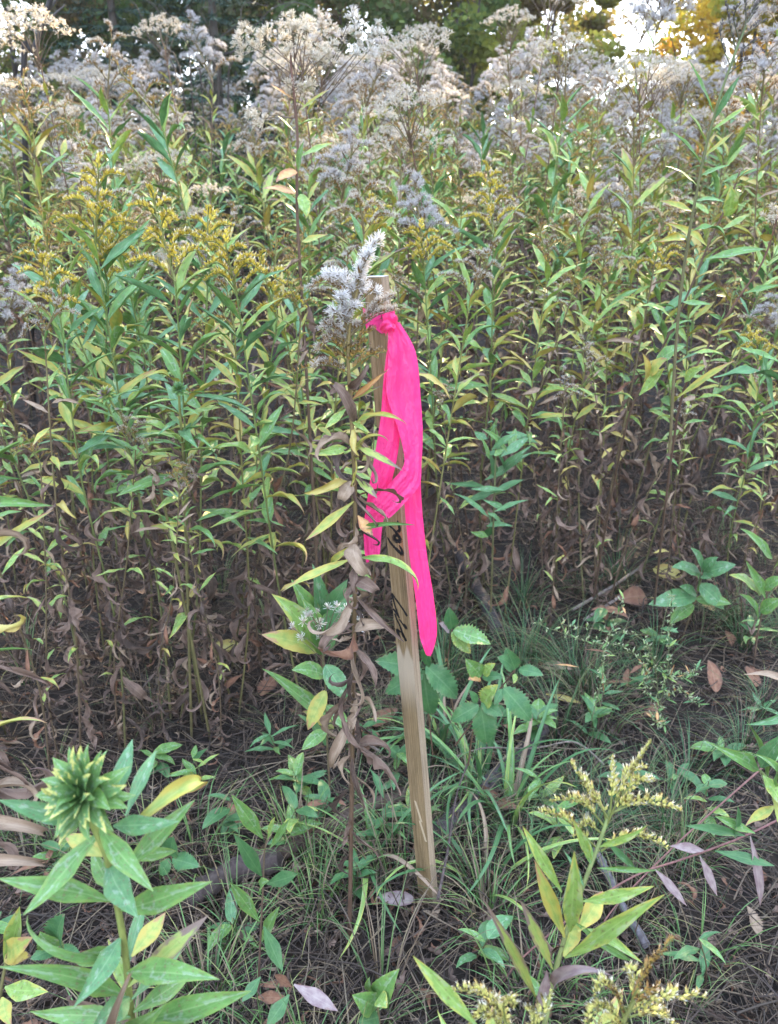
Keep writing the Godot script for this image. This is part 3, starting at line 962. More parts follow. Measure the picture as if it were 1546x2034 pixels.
func build_galled_goldenrod() -> void:
	var d := 0.575
	var root := thing("galled_goldenrod", "near green goldenrod topped by a dense leafy gall rosette, lower left corner", "goldenrod", Vector3.ZERO, "")
	var st := Acc.new()
	var foot := Vector3(-0.262, 0, -0.60)
	foot.y = height_at(foot.x, foot.z)
	tube(st, spline([foot, Vector3(-0.268, 0.35, -0.585), at(264, 2034, 0.58), at(250, 1900, 0.578), at(232, 1790, 0.575), at(212, 1700, 0.57), at(172, 1610, 0.565)], 24), 0.0042, 0.003, 8, lin(0.22, 0.24, 0.07), lin(0.30, 0.36, 0.09), 0.06)
	part("stem", st.mesh(stemmat), root)
	rosette(root, at(158, 1575, 0.56), Vector3(-0.30, 0.70, 0.65), 0.036, 54, ["rosette_tip", "rosette_tip", "rosette_tip", "green"])
	# [base px, py, tip px, py, width px, depth of the tip from the stem, kind, material]
	var ls := [
		[190, 1640, -5, 1588, 42, 0.02, "straight", "green_blue"], [205, 1650, 42, 1812, 46, 0.05, "fresh", "green"], [195, 1632, 300, 1775, 46, 0.05, "fresh", "green"],
		[225, 1640, 358, 1632, 40, 0.02, "fresh", "green_blue"], [225, 1600, 264, 1468, 40, -0.05, "straight", "green_blue"], [250, 1620, 311, 1490, 34, -0.07, "straight", "green_blue"],
		[240, 1735, 388, 1588, 44, -0.03, "straight", "green"], [222, 1790, -5, 1742, 46, 0.03, "fresh", "green"], [216, 1712, 262, 1832, 56, 0.06, "fresh", "green_blue"],
		[238, 1806, 422, 1752, 50, 0.03, "fresh", "green"], [240, 1862, 153, 2004, 48, 0.06, "fresh", "green_blue"], [252, 1932, 437, 1940, 56, 0.03, "fresh", "green"],
		[240, 1905, 62, 1800, 34, 0.0, "droop", "green"], [250, 1975, -5, 1918, 48, 0.04, "fresh", "green"], [255, 1960, 414, 1818, 40, -0.04, "straight", "edge_brown"],
		[262, 2034, 500, 1968, 52, 0.02, "straight", "green"], [258, 1980, 172, 2060, 50, 0.06, "fresh", "green_blue"], [262, 1640, 366, 1566, 24, -0.04, "curl", "yellowing"],
		[205, 1700, 130, 1660, 42, -0.05, "fresh", "yellowing"], [262, 1900, 330, 1812, 44, -0.05, "straight", "yellowing"], [228, 1770, 180, 1680, 40, -0.06, "fresh", "green"],
		[265, 2010, 380, 1935, 44, -0.05, "straight", "green"], [262, 1990, 215, 1865, 34, -0.06, "straight", "green_lime"], [270, 2050, 330, 1990, 50, 0.05, "fresh", "green"],
		[250, 1930, 290, 1780, 30, -0.08, "straight", "green_blue"], [266, 2040, 440, 2060, 46, 0.05, "fresh", "green"], [260, 2020, 60, 2010, 44, 0.0, "fresh", "green"],
		[225, 1710, 350, 1690, 34, -0.08, "straight", "green"], [262, 1985, 365, 1880, 36, -0.07, "straight", "green_blue"], [250, 1880, 150, 1900, 40, -0.06, "fresh", "green"],
		[262, 2030, 150, 1960, 34, -0.07, "droop", "dry_plum"], [266, 2034, 230, 1960, 24, 0.04, "curl", "dry_tan"],
	]
	for l in ls:
		leaf_to(root, l[6], l[7], at(l[0], l[1], d), at(l[2], l[3], d - l[5]), Vector3(rf(-0.2, 0.2), 0.75, 0.65), size_at(l[4], l[1], d))
	for i in 16:
		var y := rf(0.08, 0.5)
		put_leaf(root, "dry", ["dry_plum", "dry_dark", "dry_tan"][i % 3], foot + Vector3(0, y, 0.01), Vector3(rf(-1, 1), rf(-1.2, 0.1), rf(-1, 1)), Vector3.UP, rf(0.06, 0.09), 1.2)

func build_right_goldenrods() -> void:
	var d := 0.70
	var root := thing("flowering_goldenrod", "leaning goldenrod with pale yellow flower plume and long lime leaves, lower right", "goldenrod")
	var foot := Vector3(0.09, 0, -0.66)
	foot.y = height_at(foot.x, foot.z)
	var st := Acc.new()
	tube(st, spline([foot, at(1060, 2100, 0.62), at(1092, 1975, 0.64), at(1126, 1850, 0.665), at(1162, 1750, 0.685), at(1192, 1670, 0.70), at(1212, 1610, 0.71)], 24), 0.0034, 0.002, 7, lin(0.22, 0.24, 0.07), lin(0.28, 0.36, 0.13), 0.06)
	part("stem", st.mesh(stemmat), root)
	var ls := [
		[1116, 1772, 1038, 1640, 26, -0.01, "straight", "green_lime"], [1122, 1862, 1062, 1708, 32, 0.01, "straight", "yellowing"], [1132, 1850, 1141, 1690, 42, 0.05, "straight", "green_lime"],
		[1157, 1790, 1300, 1760, 28, 0.02, "fresh", "green_lime"], [1122, 1902, 1316, 1770, 36, 0.04, "fresh", "green_lime"], [1098, 1925, 1034, 1788, 26, 0.02, "straight", "edge_brown"],
		[1064, 1980, 958, 1782, 24, 0.04, "straight", "edge_brown"], [1100, 1958, 1222, 1950, 36, 0.06, "droop", "purple"], [1190, 1682, 1287, 1638, 22, 0.02, "fresh", "green_lime"],
		[1186, 1724, 1310, 1727, 14, 0.0, "fresh", "green"], [1168, 1845, 1278, 1912, 24, 0.05, "fresh", "green_lime"], [1070, 2010, 1086, 1926, 30, 0.02, "straight", "purple"],
		[1148, 1850, 1198, 1770, 46, -0.05, "straight", "yellowing"], [1120, 1900, 1150, 1815, 46, -0.04, "straight", "yellowing"], [1176, 1720, 1150, 1640, 20, -0.02, "fresh", "green"],
		[1140, 1830, 1262, 1900, 20, -0.03, "fresh", "green"], [1195, 1660, 1270, 1730, 16, -0.03, "fresh", "green_blue"], [1176, 1710, 1138, 1630, 20, 0.03, "straight", "green_lime"],
		[1085, 1990, 1040, 1930, 24, -0.03, "fresh", "green"], [1120, 1880, 1060, 1850, 20, -0.05, "dry", "dry_plum"], [1160, 1760, 1120, 1690, 16, -0.02, "fresh", "green_blue"],
	]
	for l in ls:
		var dd := lerpf(0.70, 0.63, clampf((l[1] - 1670.0) / 330.0, 0, 1))
		leaf_to(root, l[6], l[7], at(l[0], l[1], dd), at(l[2], l[3], dd - l[5]), Vector3(rf(-0.25, 0.25), 0.7, 0.7), size_at(l[4], l[1], dd))
	var pl := Node3D.new()
	pl.name = "plume"
	root.add_child(pl, true)
	var br := [
		[[1205, 1640], [1240, 1560], [1266, 1515], [1292, 1474]], [[1208, 1625], [1180, 1580], [1155, 1548], [1134, 1516]], [[1203, 1645], [1170, 1605], [1135, 1590], [1092, 1590]],
		[[1215, 1615], [1262, 1596], [1310, 1596], [1354, 1610]], [[1195, 1690], [1235, 1665], [1280, 1662], [1324, 1684]], [[1212, 1615], [1216, 1570], [1216, 1540], [1214, 1506]],
		[[1190, 1690], [1150, 1650], [1110, 1620], [1072, 1612]], [[1225, 1590], [1260, 1555], [1280, 1550], [1298, 1552]], [[1222, 1590], [1246, 1540], [1262, 1530], [1282, 1524]],
		[[1206, 1640], [1196, 1600], [1180, 1590], [1166, 1568]], [[1200, 1660], [1175, 1640], [1160, 1640], [1142, 1660]], [[1212, 1620], [1235, 1600], [1250, 1575], [1252, 1560]],
	]
	for k in br.size():
		var pts := []
		var dd := 0.71 + rf(-0.02, 0.02)
		for i in 4:
			pts.append(at(br[k][i][0], br[k][i][1], lerpf(0.705, dd, i / 3.0)))
		part("plume_branch", plume_branch(spline(pts, 12), 0.0080, 5, 0.0030, 0.2), pl)
	for i in 12:
		put_leaf(root, "dry", ["dry_plum", "dry_dark", "dry_tan"][i % 3], foot + Vector3(0, rf(0.05, 0.45), 0.01), Vector3(rf(-1, 1), rf(-1.2, 0.1), rf(-1, 1)), Vector3.UP, rf(0.06, 0.09), 1.2)
	# two more plumes that rise from below the frame
	var more := [
		["spent_goldenrod", "goldenrod plume in thick golden bloom with brown tips at the bottom right edge", 0.535, [[1225, 2120], [1238, 2034], [1262, 1985]], 0.20,
			[[[1250, 2000], [1275, 1945], [1300, 1905], [1337, 1864]], [[1252, 2010], [1300, 1985], [1350, 1978], [1402, 1980]], [[1245, 2010], [1215, 1965], [1195, 1955], [1180, 1975]], [[1240, 2030], [1200, 2000], [1180, 2010], [1165, 2040]],
			[[1255, 1990], [1262, 1950], [1255, 1930], [1240, 1925]], [[1250, 2020], [1290, 2010], [1320, 2020], [1350, 2050]], [[1248, 2000], [1270, 1975], [1290, 1965], [1310, 1958]], [[1242, 2030], [1230, 1990], [1222, 1975], [1210, 1962]], [[1240, 2040], [1215, 2030], [1190, 2045], [1170, 2070]]]],
		["spent_goldenrod", "short nodding goldenrod plume with brownish yellow florets at the bottom edge", 0.53, [[1010, 2150], [1020, 2060], [1000, 2020]], -0.05,
			[[[1005, 2030], [975, 1990], [945, 1970], [902, 1966]], [[1010, 2040], [1000, 2000], [1010, 1985], [1022, 2000]], [[1015, 2050], [980, 2020], [955, 2015], [930, 2040]], [[1060, 2060], [1075, 2020], [1085, 1995], [1092, 1970]],
			[[1055, 2060], [1062, 2020], [1055, 2010], [1046, 2005]], [[1012, 2040], [990, 2005], [985, 1995], [972, 1992]]]],
	]
	for q in more:
		var r2 := thing(q[0], q[1], "goldenrod", Vector3.ZERO)
		var dd: float = q[2]
		var f2 := at(q[3][0][0], q[3][0][1], dd)
		f2 = Vector3(f2.x - 0.02, height_at(f2.x, f2.z), f2.z - 0.03)
		var s2 := Acc.new()
		tube(s2, spline([f2, at(q[3][0][0], q[3][0][1], dd), at(q[3][1][0], q[3][1][1], dd), at(q[3][2][0], q[3][2][1], dd)], 16), 0.0032, 0.002, 6, lin(0.22, 0.2, 0.07), lin(0.30, 0.34, 0.10), 0.06)
		part("stem", s2.mesh(stemmat), r2)
		var p2 := Node3D.new()
		p2.name = "plume"
		r2.add_child(p2, true)
		for b in q[5]:
			var pts := []
			var e := rf(-0.02, 0.03)
			for i in 4:
				pts.append(at(b[i][0], b[i][1], dd + e * i / 3.0))
			part("plume_branch", plume_branch(spline(pts, 12), 0.0078, [5, 0, 5, 1][rng.randi() % 4], 0.0028, 0.1), p2)
		for i in 12:
			var y := rf(0.1, 0.62)
			var g := y > 0.4
			put_leaf(r2, "fresh" if g else "dry", ["green_lime", "green", "yellowing"][i % 3] if g else ["dry_plum", "dry_dark", "dry_tan"][i % 3], f2 + Vector3(0, y, 0.0), Vector3(rf(-1, 1), rf(0, 0.9) if g else rf(-1.2, 0.1), rf(-1, 0.4)), Vector3.UP, rf(0.07, 0.10), 1.1)
	leaf_to(get_node("spent_goldenrod2") if has_node("spent_goldenrod2") else root, "straight", "green_lime", at(950, 2040, 0.53), at(820, 1898, 0.54), Vector3(0, 0.7, 0.7), size_at(34, 1960, 0.53))

func build_seeding_goldenrod() -> void:
	var root := thing("seeding_goldenrod", "goldenrod going to white seed just left of the stake, withered brown leaves below", "goldenrod")
	var D := 1.19
	var foot := ground(694, 1885)
	var st := Acc.new()
	var sp := spline([foot, at(697, 1700, D - 0.01), at(700, 1500, D), at(703, 1300, D + 0.005), at(706, 1150, D + 0.005), at(706, 1000, D + 0.005), at(702, 900, D), at(697, 800, D), at(692, 720, D), at(694, 660, D), at(702, 605, D), at(718, 545, D)], 44)
	tube(st, sp, 0.0042, 0.0022, 8, lin(0.13, 0.07, 0.05), lin(0.34, 0.27, 0.09), 0.12)
	part("stem", st.mesh(stemmat), root)
	var ls := [
		[703, 996, 606, 1074, 23, 0.02, "straight", "yellowing"], [698, 1110, 560, 1176, 25, 0.03, "fresh", "yellowing"], [694, 953, 598, 975, 21, 0.03, "droop", "yellow"],
		[697, 892, 614, 902, 22, 0.03, "droop", "green_lime"], [716, 1107, 829, 1176, 27, 0.05, "droop", "green_lime"], [707, 950, 750, 990, 21, 0.03, "straight", "edge_brown"],
		[708, 1055, 826, 1044, 13, 0.04, "droop", "green"], [711, 1024, 741, 1064, 24, 0.03, "straight", "orange"], [705, 885, 802, 934, 15, 0.05, "fresh", "edge_brown"],
		[704, 892, 772, 880, 15, 0.03, "droop", "yellowing"], [703, 842, 808, 850, 18, 0.05, "droop", "yellowing"], [688, 812, 645, 852, 18, 0.02, "straight", "green_lime"],
		[701, 792, 772, 730, 13, 0.03, "fresh", "orange"], [700, 795, 760, 765, 10, 0.02, "fresh", "edge_brown"], [696, 835, 735, 860, 12, 0.03, "straight", "green_lime"],
		[703, 900, 724, 876, 8, 0.01, "straight", "yellowing"], [708, 985, 780, 1000, 12, -0.02, "dry", "dry_rust"], [700, 1150, 735, 1175, 24, 0.0, "straight", "green_blue"],
		[704, 842, 670, 772, 16, 0.02, "curl", "dry_plum"], [700, 850, 720, 905, 22, 0.02, "droop", "yellow"], [694, 772, 722, 735, 16, 0.02, "curl", "dry_plum"],
		[690, 780, 666, 775, 14, 0.01, "curl", "dry_plum"], [690, 855, 650, 880, 20, 0.03, "dry", "dry_plum"], [700, 890, 655, 895, 24, 0.03, "dry", "dry_tan"],
		[697, 955, 682, 990, 20, 0.02, "curl", "dry_tan"], [700, 1010, 650, 1070, 16, 0.01, "dry", "dry_plum"], [704, 1075, 712, 1125, 26, 0.03, "curl", "dry_tan"],
		[706, 1130, 695, 1165, 40, 0.03, "curl", "dry_plum"], [707, 1150, 722, 1172, 30, 0.03, "curl", "dry_plum"], [705, 1080, 668, 1130, 20, -0.03, "droop", "yellowing"],
		[704, 905, 706, 960, 12, 0.02, "dry", "yellowing"], [706, 1040, 690, 1085, 12, 0.02, "dry", "dry_tan"],
		[707, 1184, 798, 1283, 14, 0.05, "droop", "dry_plum"], [702, 1195, 640, 1245, 22, 0.03, "curl", "dry_tan"], [704, 1240, 655, 1275, 18, 0.03, "curl", "dry_plum"],
		[706, 1245, 748, 1245, 20, 0.03, "curl", "dry_tan"], [704, 1258, 660, 1305, 30, 0.03, "dry", "dry_rust"], [704, 1290, 680, 1385, 26, 0.03, "dry", "dry_tan"],
		[706, 1285, 740, 1372, 20, 0.04, "droop", "dry_plum"], [703, 1350, 725, 1476, 26, 0.03, "dry", "dry_plum"], [701, 1375, 668, 1482, 22, 0.03, "dry", "dry_tan"],
		[703, 1370, 712, 1462, 22, 0.04, "dry", "dry_tan"], [702, 1470, 788, 1578, 24, 0.04, "dry", "dry_plum"], [701, 1480, 760, 1492, 24, 0.03, "curl", "dry_plum"],
		[700, 1500, 716, 1600, 20, 0.03, "dry", "dry_plum"], [699, 1560, 682, 1640, 16, 0.02, "dry", "dry_dark"], [699, 1600, 664, 1690, 18, 0.03, "dry", "dry_plum"],
		[699, 1640, 740, 1708, 16, 0.03, "dry", "dry_plum"], [701, 1420, 676, 1500, 20, 0.02, "curl", "dry_tan"], [701, 1530, 735, 1610, 16, 0.02, "dry", "dry_tan"],
		[704, 1330, 718, 1380, 16, 0.01, "dry", "dry_dark"], [704, 1420, 724, 1500, 18, 0.03, "dry", "dry_dark"], [699, 1690, 690, 1745, 12, 0.02, "dry", "dry_dark"],
	]
	for l in ls:
		leaf_to(root, l[6], l[7], at(l[0], l[1], D), at(l[2], l[3], D - l[5]), Vector3(rf(-0.3, 0.3), 0.6, 0.75), size_at(l[4], l[1], D))
	for i in 30:
		var q := lerpf(7.0, 26.0, (i + rf(0, 0.8)) / 30.0)
		var b := sp[int(q)].lerp(sp[int(q) + 1], q - int(q))
		var a := i * 2.4 + rf(-0.5, 0.5)
		put_leaf(root, ["dry", "dry", "curl"][i % 3], ["dry_plum", "dry_tan", "dry_plum", "dry_dark"][i % 4], b, Vector3(cos(a) * rf(0.1, 0.6), rf(-1.3, -0.2), sin(a) * rf(0.1, 0.6)), Vector3(cos(a), 0.4, sin(a)), rf(0.05, 0.09), rf(1.0, 1.7))
	var pl := Node3D.new()
	pl.name = "plume"
	root.add_child(pl, true)
	var br := [
		[3, 0.0098, [[704, 612], [712, 575], [722, 530], [735, 500], [756, 476]]], [3, 0.0098, [[700, 600], [708, 570], [716, 545], [726, 520], [736, 506]]],
		[3, 0.0090, [[700, 598], [682, 566], [666, 553], [650, 550]]], [2, 0.0070, [[690, 585], [662, 566], [640, 562], [614, 576]]],
		[3, 0.0090, [[700, 620], [722, 592], [736, 580], [746, 588]]], [3, 0.0092, [[696, 640], [686, 618], [680, 605], [676, 590]]], [3, 0.0094, [[695, 655], [682, 636], [674, 626], [664, 622]]],
		[3, 0.0090, [[698, 615], [712, 585], [718, 572], [722, 560]]], [3, 0.0085, [[694, 668], [685, 640], [692, 620], [702, 610]]], [3, 0.0088, [[700, 598], [700, 580], [690, 562], [686, 548]]],
		[2, 0.0075, [[696, 665], [730, 628], [752, 606], [782, 588]]], [2, 0.0070, [[696, 668], [740, 632], [762, 622], [784, 616]]], [2, 0.0075, [[693, 680], [668, 655], [652, 648], [640, 660]]],
		[2, 0.0070, [[692, 690], [664, 668], [648, 680], [630, 698]]], [1, 0.0070, [[691, 700], [655, 676], [640, 690], [628, 700]]], [1, 0.0075, [[692, 700], [715, 670], [730, 660], [744, 655]]],
		[2, 0.0070, [[692, 690], [700, 660], [706, 650], [716, 645]]], [1, 0.0075, [[692, 715], [710, 690], [722, 680], [732, 690]]], [1, 0.0075, [[692, 710], [676, 690], [668, 688], [660, 700]]],
		[1, 0.0070, [[694, 748], [660, 728], [620, 728], [570, 746]]], [2, 0.0066, [[694, 742], [665, 726], [640, 724], [622, 732]]], [1, 0.0072, [[694, 740], [720, 722], [745, 702], [768, 700]]],
		[1, 0.0072, [[694, 738], [716, 720], [736, 706], [752, 712]]], [1, 0.0075, [[692, 725], [682, 705], [690, 695], [700, 690]]], [2, 0.0075, [[692, 705], [700, 680], [692, 665], [684, 660]]],
		[1, 0.0070, [[696, 815], [690, 795], [698, 785], [712, 784]]], [1, 0.0070, [[692, 722], [706, 705], [716, 702], [722, 715]]], [1, 0.0070, [[692, 715], [674, 708], [664, 712], [658, 722]]],
	]
	for b in br:
		var pts := []
		var e := rf(-0.035, 0.03)
		var k: int = b[2].size()
		for i in k:
			pts.append(at(b[2][i][0], b[2][i][1], D + e * i / (k - 1)))
		part("plume_branch", plume_branch(spline(pts, 12), b[1] * (1.12 if b[0] == 3 else 1.22), b[0], 0.0062 if b[0] == 3 else 0.0036, 0.1), pl)

# a plant given by its stem in photo pixels and a list of leaves
func hand_plant(called: String, label: String, category: String, stem: Array, r0: float, r1: float, c0: Color, c1: Color, leaves: Array) -> Node3D:
	var root := thing(called, label, category)
	var pts := []
	for s in stem:
		pts.append(at(s[0], s[1], s[2]))
	var a := Acc.new()
	tube(a, spline(pts, 20), r0, r1, 6, c0, c1, 0.08)
	part("stem", a.mesh(stemmat), root)
	for l in leaves:
		leaf_to(root, l[6], l[7], at(l[0], l[1], l[5]), at(l[2], l[3], l[5] - (l[8] if l.size() > 8 else 0.03)), Vector3(rf(-0.3, 0.3), 0.8, 0.5), size_at(l[4], l[1], l[5]))
	return root

func puffs_at(root: Node3D, list: Array, d: float, base: Array, per: int, r: float, spread: float, hair: Color, open: float) -> void:
	var h := Node3D.new()
	h.name = "seed_head"
	root.add_child(h, true)
	for q in list:
		var c := at(q[0], q[1], d + rf(-0.04, 0.04))
		var a := Acc.new()
		var from := at(base[0] + rf(-2, 2), clampf(q[1] + base[2] + rf(-8, 8), base[1] - base[3], base[1]), d)
		var b := from + (c - from) * 0.25 + Vector3(0, -0.005, 0)
		tube(a, spline([from, b.lerp(c, 0.35) + Vector3(0, 0.005, 0), c], 5), 0.0011, 0.0006, 4, lin(0.16, 0.10, 0.07), lin(0.17, 0.14, 0.08))
		var f := Acc.new()
		for k in per:
			var o := jit(spread)
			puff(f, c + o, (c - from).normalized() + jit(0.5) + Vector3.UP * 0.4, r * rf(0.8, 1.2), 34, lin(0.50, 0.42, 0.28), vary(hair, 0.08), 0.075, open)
		part("seed_cluster", f.put_in(a.mesh(stemmat), fluffmat), h)

func build_hand_plants() -> void:
	# tall brown stem with cream seed clusters, top centre
	var d := 2.05
	var p := hand_plant("seeding_snakeroot", "tall brown-stemmed plant with cream seed clusters and orange leaves, above the stake", "wildflower",
		[[640, 1330, d], [618, 900, d], [598, 560, d], [590, 400, d], [592, 300, d], [588, 220, d], [580, 150, d], [578, 110, d]], 0.004, 0.0025, lin(0.15, 0.10, 0.06), lin(0.20, 0.10, 0.075),
		[[586, 198, 536, 166, 16, d, "straight", "orange"], [592, 222, 657, 176, 20, d, "straight", "yellowing"], [586, 262, 552, 230, 18, d, "straight", "green_lime"], [592, 250, 644, 240, 16, d, "fresh", "green_lime"],
		[594, 312, 662, 284, 22, d, "straight", "green_lime"], [592, 345, 604, 280, 22, d, "straight", "green"], [591, 340, 548, 362, 26, d, "broad", "orange"], [590, 385, 520, 374, 24, d, "fresh", "orange"],
		[598, 385, 610, 432, 26, d, "broad", "green_lime"], [600, 480, 650, 470, 22, d, "fresh", "yellowing"], [600, 520, 560, 540, 22, d, "dry", "dry_tan"], [605, 600, 640, 640, 22, d, "dry", "dry_plum"], [605, 640, 570, 690, 22, d, "dry", "dry_plum"]])
	puffs_at(p, [[475, 78], [492, 62], [520, 66], [488, 108], [508, 96], [578, 42], [598, 58], [604, 82], [572, 84], [584, 66], [566, 104], [612, 42], [640, 96], [660, 98], [650, 116], [628, 106], [590, 182], [604, 168], [578, 176], [610, 180], [506, 228], [520, 236]], d, [586, 235, 70, 115], 6, 0.0125, 0.013, Color(0.84, 0.78, 0.66), 1.0)
	puffs_at(p, [[690, 70], [706, 62], [722, 84], [714, 104], [735, 100], [746, 66], [760, 60], [700, 30]], d + 0.05, [640, 240, 110, 70], 6, 0.012, 0.013, WHITE, 1.0)
	# white puffs low behind the seeding goldenrod
	d = 1.42
	p = hand_plant("white_snakeroot", "low green plant with round white seed puffs behind the withered goldenrod stem", "wildflower",
		[[655, 1560, 1.44], [650, 1470, 1.43], [648, 1380, d], [642, 1310, d], [645, 1270, d]], 0.0022, 0.0012, lin(0.17, 0.12, 0.07), lin(0.16, 0.17, 0.07),
		[[646, 1340, 580, 1330, 40, d, "broad", "green"], [648, 1370, 612, 1450, 34, d, "broad", "yellowing"], [646, 1320, 690, 1390, 42, d, "broad", "green_blue"], [640, 1300, 700, 1180, 50, 1.46, "broad", "green_blue"], [642, 1300, 600, 1190, 46, 1.47, "broad", "green"],
		[644, 1290, 540, 1180, 50, 1.5, "broad", "green_lime"], [642, 1270, 580, 1150, 40, 1.52, "broad", "green"], [648, 1400, 700, 1460, 30, d, "broad", "green"], [650, 1450, 600, 1490, 30, d, "broad", "green"], [640, 1290, 520, 1260, 44, 1.5, "broad", "yellowing"],
		[650, 1420, 520, 1330, 36, 1.5, "fresh", "green"], [642, 1300, 655, 1215, 40, 1.48, "broad", "green"], [652, 1480, 590, 1420, 26, 1.47, "broad", "dark_green"], [644, 1260, 690, 1150, 44, 1.5, "broad", "dark_green"], [640, 1260, 620, 1120, 40, 1.54, "broad", "green_blue"]])
	puffs_at(p, [[597, 1270], [580, 1246], [602, 1234], [612, 1226], [640, 1268], [652, 1206], [690, 1214], [684, 1236], [668, 1204], [712, 1232], [712, 1252], [636, 1240], [676, 1218]], d - 0.02, [644, 1330, 50, 60], 1, 0.0135, 0.002, WHITE, 0.8)
	puffs_at(p, [[614, 1212], [628, 1216], [618, 1220], [632, 1250], [636, 1232]], d - 0.02, [644, 1330, 50, 60], 2, 0.006, 0.004, CREAM, 0.9)
	# two small gall rosettes among the left front stems
	for q in [["yellowish gall rosette with purple-brown heart on a goldenrod left of centre", 210, 782, 318, 965, 1.72, 0.020, ["yellowing", "rosette_tip", "green_lime", "purple"]], ["small dark green gall rosette on a goldenrod, right of the yellowish one", 355, 772, 366, 960, 1.72, 0.018, ["green", "green_blue", "green"]]]:
		var g := thing("galled_goldenrod", q[0], "goldenrod")
		var a := Acc.new()
		var dd: float = q[5]
		var f := at(q[3] + (q[3] - q[1]) * 0.9, 1430, dd + 0.05)
		tube(a, spline([Vector3(f.x, 0, f.z), at(q[3], q[4], dd + 0.02), at((q[1] + q[3]) / 2.0, (q[2] + q[4]) / 2.0 - 10, dd), at(q[1], q[2], dd)], 14), 0.0036, 0.0026, 6, lin(0.17, 0.14, 0.06), lin(0.26, 0.30, 0.08), 0.08)
		part("stem", a.mesh(stemmat), g)
		rosette(g, at(q[1], q[2], dd - 0.01), Vector3(-0.1, 0.85, 0.5), q[6], 46, q[7])
		for i in 22:
			var t := i / 22.0
			var b := at(lerpf(q[1], q[3], t), lerpf(q[2], q[4], t) + 14, dd)
			var dry: bool = t > 0.6
			put_leaf(g, "dry" if dry else "fresh", (["dry_plum", "dry_tan", "dry_dark"][i % 3]) if dry else ["green", "green_lime", "green_blue", "green"][i % 4], b, Vector3(cos(i * 2.4), rf(-0.9, 0.0) if dry else rf(-0.1, 0.45), sin(i * 2.4)), Vector3.UP, rf(0.07, 0.10), 1.15)
	# small shrub shoot, lower left of the stake
	d = 1.12
	hand_plant("spirea_shoot", "slender dark-stemmed shoot with small toothed green leaves near the lower middle", "shrub",
		[[512, 2010, 1.02], [516, 1900, 1.04], [522, 1780, 1.06], [526, 1690, 1.08], [534, 1660, 1.08]], 0.0022, 0.001, lin(0.12, 0.06, 0.05), lin(0.18, 0.14, 0.07),
		[[520, 1740, 464, 1655, 34, 1.07, "straight", "dark_green"], [522, 1665, 460, 1578, 32, 1.09, "straight", "green"], [532, 1668, 547, 1622, 18, 1.08, "straight", "green_lime"], [536, 1685, 576, 1626, 22, 1.08, "straight", "green"],
		[530, 1755, 592, 1736, 34, 1.06, "straight", "dark_green"], [515, 1830, 458, 1752, 30, 1.05, "straight", "green"], [524, 1840, 562, 1930, 34, 1.0, "straight", "dark_green"], [520, 1770, 535, 1750, 30, 1.05, "broad", "green"],
		[512, 1980, 572, 1982, 28, 1.0, "straight", "dry_rust"], [518, 1940, 480, 1990, 30, 1.0, "straight", "dark_green"], [520, 1870, 556, 1800, 26, 1.08, "straight", "green"]])
	hand_plant("spirea_shoot", "second slender shoot with drooping grey-brown leaf, bottom middle", "shrub",
		[[560, 2060, 0.95], [570, 1990, 0.97], [580, 1960, 0.98]], 0.002, 0.001, lin(0.12, 0.06, 0.05), lin(0.18, 0.12, 0.07),
		[[584, 1955, 672, 2008, 34, 0.97, "straight", "purple"], [575, 1975, 530, 2040, 34, 0.95, "straight", "dark_green"], [580, 1960, 545, 1935, 22, 0.98, "straight", "dry_rust"]])
	hand_plant("spirea_shoot", "leafy green shoot at the bottom edge left of the stake foot", "shrub",
		[[760, 2080, 0.95], [752, 2010, 0.96], [748, 1970, 0.97]], 0.0022, 0.001, lin(0.14, 0.09, 0.05), lin(0.18, 0.18, 0.07),
		[[750, 1990, 795, 1925, 50, 0.97, "broad", "green"], [750, 2000, 700, 1975, 50, 0.96, "broad", "green"], [752, 2020, 712, 2030, 46, 0.95, "broad", "dark_green"], [752, 1980, 770, 2000, 34, 0.94, "broad", "green_lime"], [748, 1975, 735, 1940, 26, 0.98, "broad", "green"]])
	# green sapling in the gap on the right
	d = 2.25
	hand_plant("green_sapling", "young blue-green plant with whorled broad leaves in the gap at right", "wildflower",
		[[1345, 1300, d], [1365, 1240, d], [1384, 1180, d], [1396, 1140, d]], 0.003, 0.002, lin(0.17, 0.10, 0.07), lin(0.2, 0.2, 0.08),
		[[1394, 1140, 1372, 1088, 32, d, "broad", "green_blue"], [1396, 1140, 1462, 1122, 32, d, "broad", "green_blue"], [1392, 1140, 1334, 1126, 36, d, "broad", "green_blue"], [1398, 1135, 1426, 1106, 26, d, "broad", "green_blue"], [1396, 1142, 1412, 1150, 24, d, "broad", "green_blue"],
		[1388, 1160, 1438, 1210, 40, d, "broad", "green_blue"], [1384, 1185, 1288, 1200, 38, d, "broad", "green_blue"], [1382, 1190, 1452, 1200, 30, d, "broad", "green"], [1384, 1180, 1350, 1165, 24, d, "broad", "green_blue"], [1378, 1200, 1330, 1240, 30, d, "broad", "green"], [1384, 1170, 1384, 1140, 34, d, "broad", "green"]])
	d = 2.1
